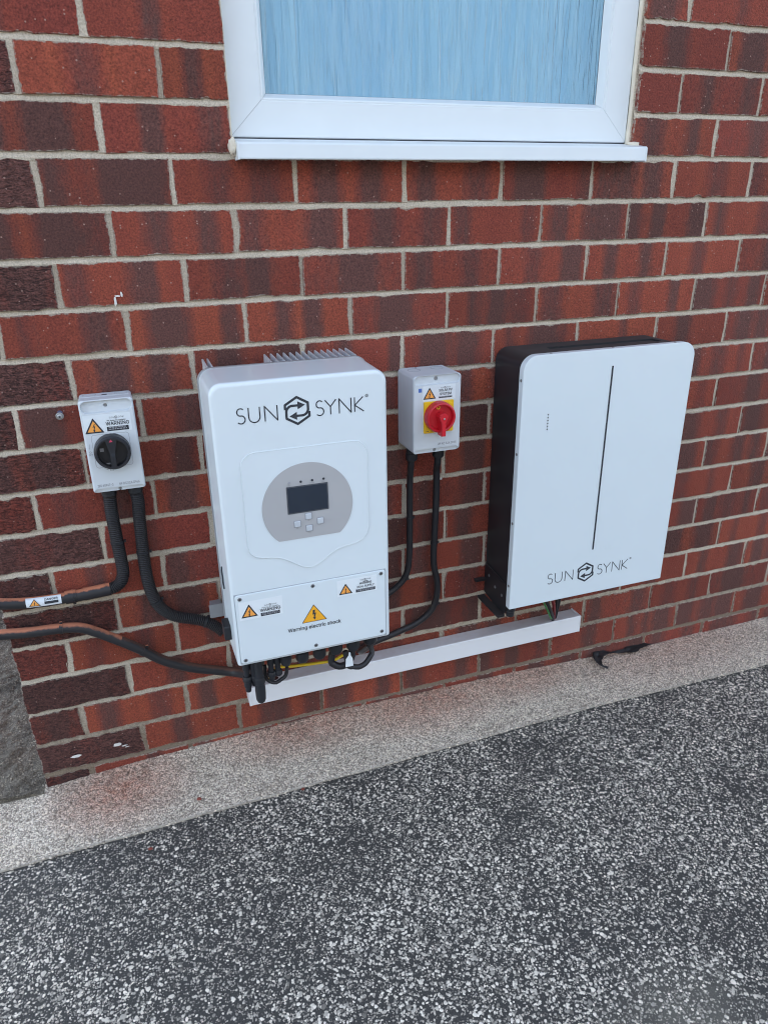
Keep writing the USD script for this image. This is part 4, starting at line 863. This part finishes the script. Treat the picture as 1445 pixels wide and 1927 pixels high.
# ------------------------------------------------------------------ conduits and cables
def tie(parent, pp, i, r, w=.0022, m=BLACK):
    """a cable tie with its locking head round a path at sample i"""
    i = min(max(i, 2), len(pp) - 3); t = pp[i + 1] - pp[i - 1]; t /= np.linalg.norm(t); c = pp[i]
    band = tube([c - t * w, c - t * (w - .0001), c + t * (w - .0001), c + t * w], [r + .0003, r + .0011, r + .0011, r + .0003], 16)
    s_ = np.cross(t, [0, -1, 0]); s_ /= np.linalg.norm(s_); h = trimesh.creation.box((.0055, .0045, .0055)); h.apply_translation(c - s_ * (r + .002))
    obj("cable_tie", cat_(band, h), m, parent, 40)

YC = -.022
co = thing("cable_conduit", "ribbed black conduit from the knob isolator turning left, with a danger sticker", "conduit")
pts = [(.2492, -.030, .7290), (.2475, -.028, .700), (.2470, YC, .6678), (.2480, YC, .615), (.2492, YC, .572), (.2490, YC, .5480), (.2420, YC, .5270), (.2290, YC, .5165), (.2140, YC, .5130)]
hm_, pp = corrugated(pts, .0130); obj("ribbed_hose", hm_, HOSE, co, 50); tie(co, pp, int(len(pp) * .47), .0128); 
sm = spline([(.2150, YC, .5131), (.1825, YC, .5117), (.1454, YC, .5103), (.1039, YC, .5100), (.0537, YC - .002, .5138), (.0064, YC - .006, .5240), (-.06, YC - .010, .545), (-.30, YC - .02, .60)], .006)
obj("smooth_conduit", tube(sm, .0118, 16), DUSTY, co, 50)
obj("tape_wrap", tube(spline([(.2180, YC, .5133), (.1825, YC, .5117), (.1650, YC, .5110)], .004), .0138, 16), DUSTY, co, 50)
for x0, x1, r in ((.128, .150, .0140), (.150, .166, .0128)): obj("coupling", tube(spline([(x1, YC, .5106), (x0, YC, .5101)], .004), r, 16), DUSTY, co, 50)
tie(co, spline([(.17, YC, .5113), (.14, YC, .5102), (.11, YC, .5099)], .003), 9, .0140, m=DUSTY)
# curved danger sticker wrapped on the conduit
def wrap(x0, x1, a0, a1, r, n=14):
    xs2 = np.linspace(x0, x1, 10); A = np.radians(np.linspace(a0, a1, n)); V = []
    order = np.argsort(sm[:, 0])
    for x in xs2:
        cz_ = np.interp(x, sm[order, 0], sm[order, 2]); cy_ = np.interp(x, sm[order, 0], sm[order, 1])
        V += [(x, cy_ - r * math.cos(a), cz_ + r * math.sin(a)) for a in A]
    V = np.array(V); i2 = np.arange(len(V)).reshape(10, n)
    F = np.stack([i2[:-1, :-1], i2[1:, :-1], i2[1:, 1:], i2[:-1, 1:]], -1).reshape(-1, 4)
    return V, F
def on_conduit(m, r):
    """bends flat marks (x, -, z about 0) round the conduit"""
    vv_, ff_ = trimesh.remesh.subdivide_to_size(m.vertices, m.faces, .0025); m = trimesh.Trimesh(vv_, ff_, process=False)
    v = np.array(m.vertices); order = np.argsort(sm[:, 0]); cz_ = np.interp(v[:, 0], sm[order, 0], sm[order, 2]); cy_ = np.interp(v[:, 0], sm[order, 0], sm[order, 1])
    a = v[:, 2] / r; rr_ = r - v[:, 1]; m.vertices = np.c_[v[:, 0], cy_ - rr_ * np.cos(a), cz_ + rr_ * np.sin(a)]; return m
ds = obj("danger_sticker", wrap(.0540, .1210, -25, 75, .0124), LABEL, co, True, label="white sticker with yellow triangle reading DANGER")
t3 = obj("warning_triangle", on_conduit(face(tri(.0590, .0810, -.0030, .0125), 0, .0003), .0126), INK, ds, False)
obj("triangle_face", on_conduit(face(tri(.0590, .0810, -.0030, .0125).buffer(-.0013, join_style=2), 0, .0002), .0130), ORANGE, ds, False)
obj("bolt_symbol", on_conduit(face(bolt(.0062, .0700, .0035), 0, .0002), .0133), INK, ds, False)
obj("lettering", on_conduit(text("DANGER", .0890, .0070, .0042, 0, .0255, True), .0126), INK, ds, False)
obj("warning_bar", on_conduit(face(sg.box(.0885, -.0005, .1150, .0050), 0, .0003), .0126), INK, ds, False)

co2 = thing("cable_conduit", "ribbed black conduit from the knob isolator curving right to the inverter", "conduit")
pts = [(.3000, -.030, .7290), (.3015, -.026, .705), (.2991, YC, .6715), (.2962, YC, .610), (.2944, YC, .5604), (.2950, YC, .525), (.2985, YC, .4900), (.3060, YC, .4620), (.3170, YC, .4410), (.3330, YC, .4240), (.3520, YC, .4129), (.3780, YC, .4030), (.4028, -.026, .3935), (.4250, -.034, .380), (.4420, -.045, .3650)]
hm_, pp = corrugated(pts, .0130); obj("ribbed_hose", hm_, HOSE, co2, 50)
for k in (.32, .60, .89): tie(co2, pp, int(len(pp) * k), .0128)

gp = thing("grey_bracket", "small grey bracket plate on the wall left of the inverter", "bracket")
obj("plate", panel(.4160, .4480, .4010, .4345, -.028, -.031, .002, .0006, 2, 3), GREYM, gp, 30)
obj("standoff", box(.420, .4440, -.0281, -.001, .405, .430), GREYM, gp, False)

lc = thing("armoured_cable", "thick black cable dusted orange along the lower left wall", "cable")
lp = spline([(-.30, -.030, .47), (-.12, -.024, .462), (-.0090, YC, .4500), (.0504, YC, .4430), (.1071, YC, .4395), (.1440, YC, .4325), (.1723, YC, .4160), (.2218, YC, .3790), (.2629, YC, .3450), (.3036, YC, .3085), (.3593, YC, .2760), (.4100, YC, .2560), (.4550, -.030, .2440), (.485, -.075, .262), (.500, -.125, .310), (.505, -.150, .375)], .006)
kx = int(np.argmin(np.abs(lp[:, 0] - .215)))
obj("sheath", tube(lp[:kx + 1], .0112, 16), DUSTY2, lc, 50, label="length of cable coated with orange brick dust")
obj("sheath", tube(lp[kx:], .01121, 16), DUSTY3, lc, 50)
for xx in (.105, .262): 
    i = int(np.argmin(np.abs(lp[:, 0] - xx))); tie(lc, lp, i, .0112, .0035, DUSTY)

def cable(name, label, pts, r, mat_=RUBBER, ties=(), c="cable", **kw):
    t = thing(name, label, c, **kw); p = spline(pts, .005); obj("sheath", tube(p, r, 12), mat_, t, 50)
    for k in ties: tie(t, p, int(len(p) * k), r)
    return t
cable("power_cable", "left one of two black cables below the red switch box", [(.8998, -.050, .735), (.9000, -.046, .710), (.9050, -.028, .670), (.9068, YC, .60), (.9066, YC, .5327), (.9055, YC, .470), (.9020, YC, .4322), (.8930, YC, .4085), (.8797, YC, .3930), (.8556, YC, .3760), (.81, -.03, .358), (.76, -.06, .350)], .0077, ties=(.36, .69))
cable("power_cable", "right one of two black cables below the red switch box, looping lowest", [(.9660, -.050, .735), (.9665, -.046, .712), (.9725, -.028, .680), (.9752, YC, .62), (.9745, YC, .5779), (.9715, YC, .5074), (.9711, YC, .4341), (.9800, YC, .3880), (.9820, YC, .355), (.9776, YC, .3250), (.9660, YC, .3000), (.9430, YC, .2800), (.9150, YC, .2660), (.8850, YC, .2580), (.8541, YC, .2500), (.80, -.028, .243), (.765, -.05, .250), (.745, -.12, .290), (.744, -.19, .350)], .0082, ties=(.30, .50, .80))

cable("cable_loop", "black cable looping under the inverter beside the white paper tag", [(.7440, -.190, .352), (.7460, -.196, .335), (.7400, -.2030, .3300), (.7260, -.2080, .3170), (.7090, -.2100, .3130), (.6960, -.2090, .3170), (.6880, -.207, .318), (.6850, -.200, .335), (.6840, -.195, .352)], .0062)
cable("cable_loop", "black cable loop hanging behind the white paper tag under the inverter", [(.6560, -.190, .352), (.6520, -.192, .330), (.6560, -.1950, .3240), (.6680, -.1980, .3170), (.6830, -.1980, .3180), (.6940, -.1960, .3260), (.7000, -.192, .334), (.7010, -.190, .352)], .0080)
cable("cable_loop", "thin black cable loop under the inverter's left corner", [(.5060, -.185, .352), (.5050, -.188, .325), (.5120, -.192, .314), (.5260, -.195, .3085), (.5390, -.195, .315), (.5480, -.195, .322), (.5520, -.195, .342)], .0042)
cable("yellow_cable", "thin yellow cable running under the inverter behind the black glands", [(.5230, -.120, .262), (.5290, -.125, .285), (.5450, -.125, .297), (.5800, -.122, .290), (.6320, -.120, .283), (.6750, -.118, .279), (.700, -.115, .286)], .0034, YELW)
dg = thing("data_dongle", "black plug-in stick hanging from the inverter's lower left corner", "dongle")
def oval(z, w, t_): return np.array([(.4890 + w * math.cos(a), -.206 + t_ * math.sin(a), z) for a in np.linspace(0, 2 * math.pi, 20, endpoint=False)])
obj("body", loft([oval(*q) for q in ((.388, .0090, .008), (.344, .0090, .008), (.342, .0108, .0095), (.298, .0112, .0095), (.284, .0105, .009), (.277, .0080, .007), (.274, .004, .004))]), BLACK, dg, 40)
obj("collar", loft([oval(*q) for q in ((.340, .0110, .0098), (.338, .0122, .0108), (.326, .0122, .0108), (.324, .0110, .0098))]), BLACK, dg, 40)
for x, r, zz in ((.4650, .0085, .306), (.4790, .0072, .318), (.5170, .0085, .322), (.5320, .0070, .330)):
    pc = thing("plug_connector", {.4650: "black solar plug at the inverter's lower left corner, outermost of four", .4790: "black solar plug just left of the hanging black stick", .5170: "black solar plug just right of the hanging black stick", .5320: "black solar plug beside the first round gland under the inverter"}[x], "connector")
    obj("body", tube([(x, -.200, .345), (x, -.200, zz + .014), (x, -.200, zz + .012), (x, -.199, zz)], [r, r, r * .8, r * .7], 12), BLACK, pc, 40)
    obj("locking_ring", tube([(x, -.200, .344), (x, -.200, .3405), (x, -.200, .334), (x, -.200, .332)], [r * 1.0, r * 1.2, r * 1.2, r], 12), BLACK, pc, 40)
pt = sg.Polygon([(.6775, .3235), (.6960, .3235), (.6945, .3430), (.6905, .3520), (.6900, .3600), (.6865, .3600), (.6855, .3520), (.6790, .3440)])
pgm = face(pt, -.2150, .0004)
top("paper_tag", pgm, LABEL, "small white paper tag hanging under the inverter's lower edge", "tag", False)

# battery leads into the trunking
for lb, m_, c, pts in (("green wire drooping from the battery into the trunking", GREENW, .0024, [(1.225, -.095, .345), (1.250, -.088, .310), (1.280, -.074, .262), (1.305, -.056, .222), (1.322, -.038, .205), (1.331, -.028, .190)]),
                       ("thick black lead on the right from the battery into the trunking", BLACK, .0052, [(1.310, -.050, .345), (1.328, -.046, .315), (1.338, -.040, .270), (1.339, -.032, .225), (1.337, -.026, .188)]),
                       ("dull red lead between black leads from the battery into the trunking", REDW, .0046, [(1.262, -.080, .345), (1.285, -.072, .310), (1.308, -.060, .265), (1.324, -.042, .225), (1.332, -.030, .190)]),
                       ("black lead hanging just left of the dull red lead", BLACK, .0046, [(1.235, -.090, .345), (1.262, -.082, .308), (1.290, -.070, .262), (1.315, -.050, .220), (1.328, -.034, .190)]),
                       ("slim black lead just right of the dull red lead", BLACK, .0038, [(1.285, -.066, .345), (1.308, -.060, .312), (1.323, -.052, .268), (1.331, -.038, .225), (1.334, -.028, .190)])):
    cable("battery_lead", lb, pts, c, m_, c="wire")

# fixing screw on the wall, left
ws = thing("wall_screw", "silver screw with washer sticking out of a brick left of the knob isolator", "screw")
obj("wall_plug", cyl((.1845, .002, .8985), (.1845, -.0035, .8985), .0050, 12), plain("blue_grey_plug", (.10, .11, .18), .5), ws, 40)
obj("screw_shank", cyl((.1842, .001, .8965), (.1838, -.010, .8945), .0030, 10), STEEL, ws, 40)
w_ = cyl((.1840, -.0095, .8945), (.1840, -.0115, .8942), .0074, 22, .0004); obj("washer", w_, STEEL, ws, 40)
obj("screw_head", cyl((.1840, -.0112, .8942), (.1840, -.0150, .8938), .0046, 18, .0012), STEEL, ws, 40); obj("drive_socket", cyl((.1840, -.0149, .8938), (.1840, -.0152, .8938), .0019, 8), INK, ws, 40)

# torn black membrane lying on the gravel
pth = spline([(1.505, -.072, 0), (1.492, -.052, 0), (1.500, -.026, 0), (1.520, -.010, 0), (1.560, -.014, 0), (1.610, -.018, 0), (1.660, -.006, 0), (1.715, -.012, 0)], .006)
tt = np.linspace(0, 1, len(pth)); wd = .004 + .011 * np.exp(-((tt - .22) / .13) ** 2) + .013 * np.exp(-((tt - .72) / .17) ** 2); wd *= np.clip((1 - tt) * 9, .1, 1)
tn = np.gradient(pth, axis=0); tn /= np.linalg.norm(tn, axis=1)[:, None]; nn = np.c_[-tn[:, 1], tn[:, 0], 0 * tt]
V = []
for k in range(len(pth)):
    for j_, s_ in enumerate(np.linspace(-1, 1, 7)):
        q = pth[k] + nn[k] * s_ * wd[k] * (1 + .3 * (meshkit.noise(np.array([k * .7, s_ * 2, 1.0])) - .5))
        TTq = np.clip((q[1] - edge_y(q[0])) / (0.012 - edge_y(q[0])), 0, 1); zz = .009 + wall_z(q[0]) * TTq**1.6
        V.append((q[0], q[1], zz + .008 * meshkit.noise(np.array([k * .45, s_ * 1.7, 4.0])) * (1.2 - tt[k])))
V = np.array(V); i2 = np.arange(len(V)).reshape(len(pth), 7); F = np.stack([i2[:-1, :-1], i2[1:, :-1], i2[1:, 1:], i2[:-1, 1:]], -1).reshape(-1, 4)
top("torn_strip", (V, F), FILM, "torn crumpled strip of black membrane lying on the gravel by the wall", "plastic strip", False)

# splashes of white paint on the bricks
def splash(x, z, w, h, seed, y=-.0026):
    a = np.linspace(0, 2 * math.pi, 26, endpoint=False); rr_ = .55 + .9 * meshkit.fbm(np.c_[np.cos(a) * 1.7 + seed, np.sin(a) * 1.7, 0 * a], 3)
    return face(sg.Polygon(np.c_[x + w * rr_ * np.cos(a), z + h * rr_ * np.sin(a)]).buffer(0), y, .0005)
PAINT = plain("splashed_paint", (.66, .64, .60), .6, var=.1)
for q in ((.3175, 1.1015, .0022, .009, 1), (.3225, 1.1105, .005, .0018, 2), (.3300, 1.1135, .0022, .005, 3), (.1700, .0925, .010, .0045, 4), (.1840, .0850, .007, .0016, 5), (.1890, .0800, .005, .0012, 6), (.0760, .0860, .012, .004, 7), (.9950, .6500, .004, .003, 8)):
    obj("paint_splash", splash(*q), PAINT, wall, False)
def surf_z(x, y):
    t = np.clip((y - edge_y(x)) / (0.012 - edge_y(x)), 0, 1); return 0.004 + (wall_z(x) - 0.006) * t**1.6
CHIP = plain("brick_chip_red", (.22, .055, .038), .85, var=.3, scale=200)
for x, y, r, lb in ((.3320, -.1560, .0055, "small red brick chip on the gravel below the left end of the trunking"), (.5650, -.2035, .0045, "red brick crumb on the pale edging line below the inverter"), (.2180, -.2560, .0050, "red brick crumb on the dark driveway in front of the wall corner")):
    cm_ = trimesh.creation.icosphere(1, 1.0); cm_.vertices *= (r, r * .8, r * .6) * (0.75 + .5 * meshkit.noise(cm_.vertices * 1.5 + x * 50)[:, None]); cm_.apply_translation((x, y, surf_z(x, y) * (y > -.2) + r * .45))
    top("brick_chip", cm_, CHIP, lb, "brick chip", False)
sN = {"o": ("object_info", {}), "g": ("geometry", {}), "r": ("rgb_ramp", {"ramp": [(0, (.20, .165, .13)), (.35, (.42, .36, .29)), (.7, (.64, .55, .44)), (1, (.88, .78, .63))]}), "p": ("principled_bsdf", {"roughness": .75})}
sL = [("o.random", "r.fac")]
sL.append((strip_extra(sN, sL, "r.color"), "p.base_color"))
STONES = mat("pale_stone", sN, sL)
pi = UsdGeom.PointInstancer.Define(stage, "/World/loose_gravel"); tag(pi, "fine loose pale stones over the gravel border along the wall", "gravel", None, "stuff")
targets = []
for k in range(4):
    st_ = trimesh.creation.icosphere(1, 1.0); st_.vertices *= np.array([1, .8, .62]) * (.75 + .5 * meshkit.noise(st_.vertices * 1.6 + 7 * k)[:, None])
    targets.append(usdkit.mesh(stage, f"/World/loose_gravel/stone_{k:03d}" if k else "/World/loose_gravel/stone", st_, STONES, True).GetPath())
pi.CreatePrototypesRel().SetTargets(targets)
n = 26000
px_ = nrng.uniform(-.35, 2.6, n); tt_ = nrng.uniform(-.025, .98, n) ; py_ = edge_y(px_) * (1 - tt_) + .002 * tt_
extra = 1500; ex_ = nrng.uniform(-.02, 2.5, extra); px_ = np.r_[px_, ex_]; py_ = np.r_[py_, -np.abs(nrng.normal(0, .006, extra)) - .002]
keep = ~((px_ < 0) & (py_ > -.02)); px_, py_ = px_[keep], py_[keep]; n = len(px_)
sz = nrng.gamma(9, .00018, n) + .0004
pz_ = surf_z(px_, py_) + sz * .15
pi.CreatePositionsAttr(Vt.Vec3fArray.FromNumpy(np.c_[px_, py_, pz_].astype(np.float32))); pi.CreateProtoIndicesAttr(Vt.IntArray.FromNumpy(nrng.integers(0, 4, n).astype(np.int32)))
pi.CreateScalesAttr(Vt.Vec3fArray.FromNumpy(np.repeat(sz[:, None], 3, 1).astype(np.float32)))
an = nrng.uniform(0, 2 * math.pi, n); pi.CreateOrientationsAttr(Vt.QuathArray([Gf.Quath(float(math.cos(a / 2)), 0.0, 0.0, float(math.sin(a / 2))) for a in an]))

n = 56000
px_ = nrng.uniform(-.5, 2.4, n); py_ = nrng.uniform(-1.15, -.19, n)
dens = meshkit.fbm(np.c_[px_ * 7, py_ * 7, 0 * px_], 4, 3)
keep = (py_ < edge_y(px_) - .004) & (nrng.uniform(0, 1, n) < np.clip((dens - .22) * 2.4, .2, 1)); px_, py_ = px_[keep], py_[keep]; n = len(px_)
sz = nrng.gamma(7, .00026, n) + .0006
CHIPS = mat("pale_chip", {"o": ("object_info", {}), "r": ("rgb_ramp", {"ramp": [(0, (.12, .108, .09)), (.22, (.34, .31, .26)), (.55, (.66, .60, .50)), (1, (.92, .84, .71))]}), "p": ("principled_bsdf", {"roughness": .7})}, [("o.random", "r.fac"), ("r.color", "p.base_color")])
pi = UsdGeom.PointInstancer.Define(stage, "/World/drive_chips"); tag(pi, "pale stone chips set in the dark driveway surface", "stone chips", None, "stuff")
targets = []
for k in range(5):
    st_ = trimesh.creation.icosphere(1, 1.0); st_.vertices *= np.array([1, (.85, .6, .75, .5, .9)[k], .36]) * (.7 + .6 * meshkit.noise(st_.vertices * 1.4 + 13 * k)[:, None])
    targets.append(usdkit.mesh(stage, f"/World/drive_chips/chip_{k:03d}" if k else "/World/drive_chips/chip", st_, CHIPS, 35).GetPath())
pi.CreatePrototypesRel().SetTargets(targets)
pi.CreatePositionsAttr(Vt.Vec3fArray.FromNumpy(np.c_[px_, py_, sz * .02].astype(np.float32))); pi.CreateProtoIndicesAttr(Vt.IntArray.FromNumpy(nrng.integers(0, 5, n).astype(np.int32)))
pi.CreateScalesAttr(Vt.Vec3fArray.FromNumpy(np.repeat(sz[:, None], 3, 1).astype(np.float32)))
an = nrng.uniform(0, 2 * math.pi, n); pi.CreateOrientationsAttr(Vt.QuathArray([Gf.Quath(float(math.cos(a / 2)), 0.0, 0.0, float(math.sin(a / 2))) for a in an]))

# ------------------------------------------------------------------ the house opposite: stands behind the camera, seen only in reflections and in the light
nb = thing("neighbour_house", "grey stone house opposite, on the far side of the drive", "house")
STONE = plain("grey_stone_wall", (.11, .11, .11), .9, var=.25, scale=6)
NB0, NB1, NBY, NBD, NBH = -13.0, 15.0, -9.5, -17.5, 5.2
openings = [(x, z, w, h) for x in (-10.5, -6.5, -2.5, 4.0, 8.0, 12.0) for z, w, h in ((0.95, 1.6, 1.25), (3.35, 1.6, 1.2))] + [(0.4, .02, 1.0, 2.1)]
nw = sg.box(NB0, -.1, NB1, NBH).difference(shapely.union_all([sg.box(x, z, x + w, z + h) for x, z, w, h in openings]))
nm = face(nw, NBY - .3, .3); nm.vertices[:, 1] = 2 * NBY - .3 - nm.vertices[:, 1]; nm.invert()
nm.apply_translation((0, NBY - nm.bounds[1][1], 0))
nwall = obj("wall", nm, STONE, nb, False)
obj("rear_wall", cat_(box(NB0, NB1, NBD, NBD + .3, -.1, NBH), box(NB0, NB0 + .3, NBD + .301, NBY - .301, -.1, NBH), box(NB1 - .3, NB1, NBD + .301, NBY - .301, -.1, NBH)), STONE, nb, False)
rp = sg.Polygon([(NBD - .4, NBH + .003), (NBY + .4, NBH + .003), ((NBD + NBY) / 2, NBH + 2.9)])
rm = trimesh.creation.extrude_polygon(rp, NB1 - NB0 + .6, engine="earcut"); rm.vertices = np.c_[rm.vertices[:, 2] + NB0 - .3, rm.vertices[:, 0], rm.vertices[:, 1]]
obj("roof", rm, ROOF, nb, False)
NGLASS = plain("dark_far_glass", (.03, .035, .04), .06, coat=.3)
for x, z, w, h in openings:
    if h > 2: obj("door", box(x + .003, x + w - .003, NBY - .16, NBY - .10, z, z + h - .003), PVC, nb, False); continue
    fr = sg.box(x + .003, z + .003, x + w - .003, z + h - .003); fr = fr.difference(sg.box(x + .08, z + .08, x + w / 2 - .04, z + h - .08)).difference(sg.box(x + w / 2 + .04, z + .08, x + w - .08, z + h - .08))
    fm_ = face(fr, NBY - .10, .06); wn = obj("window", fm_, PVC, nb, False); obj("pane", box(x + .05, x + w - .05, NBY - .145, NBY - .135, z + .05, z + h - .05), NGLASS, wn, False)
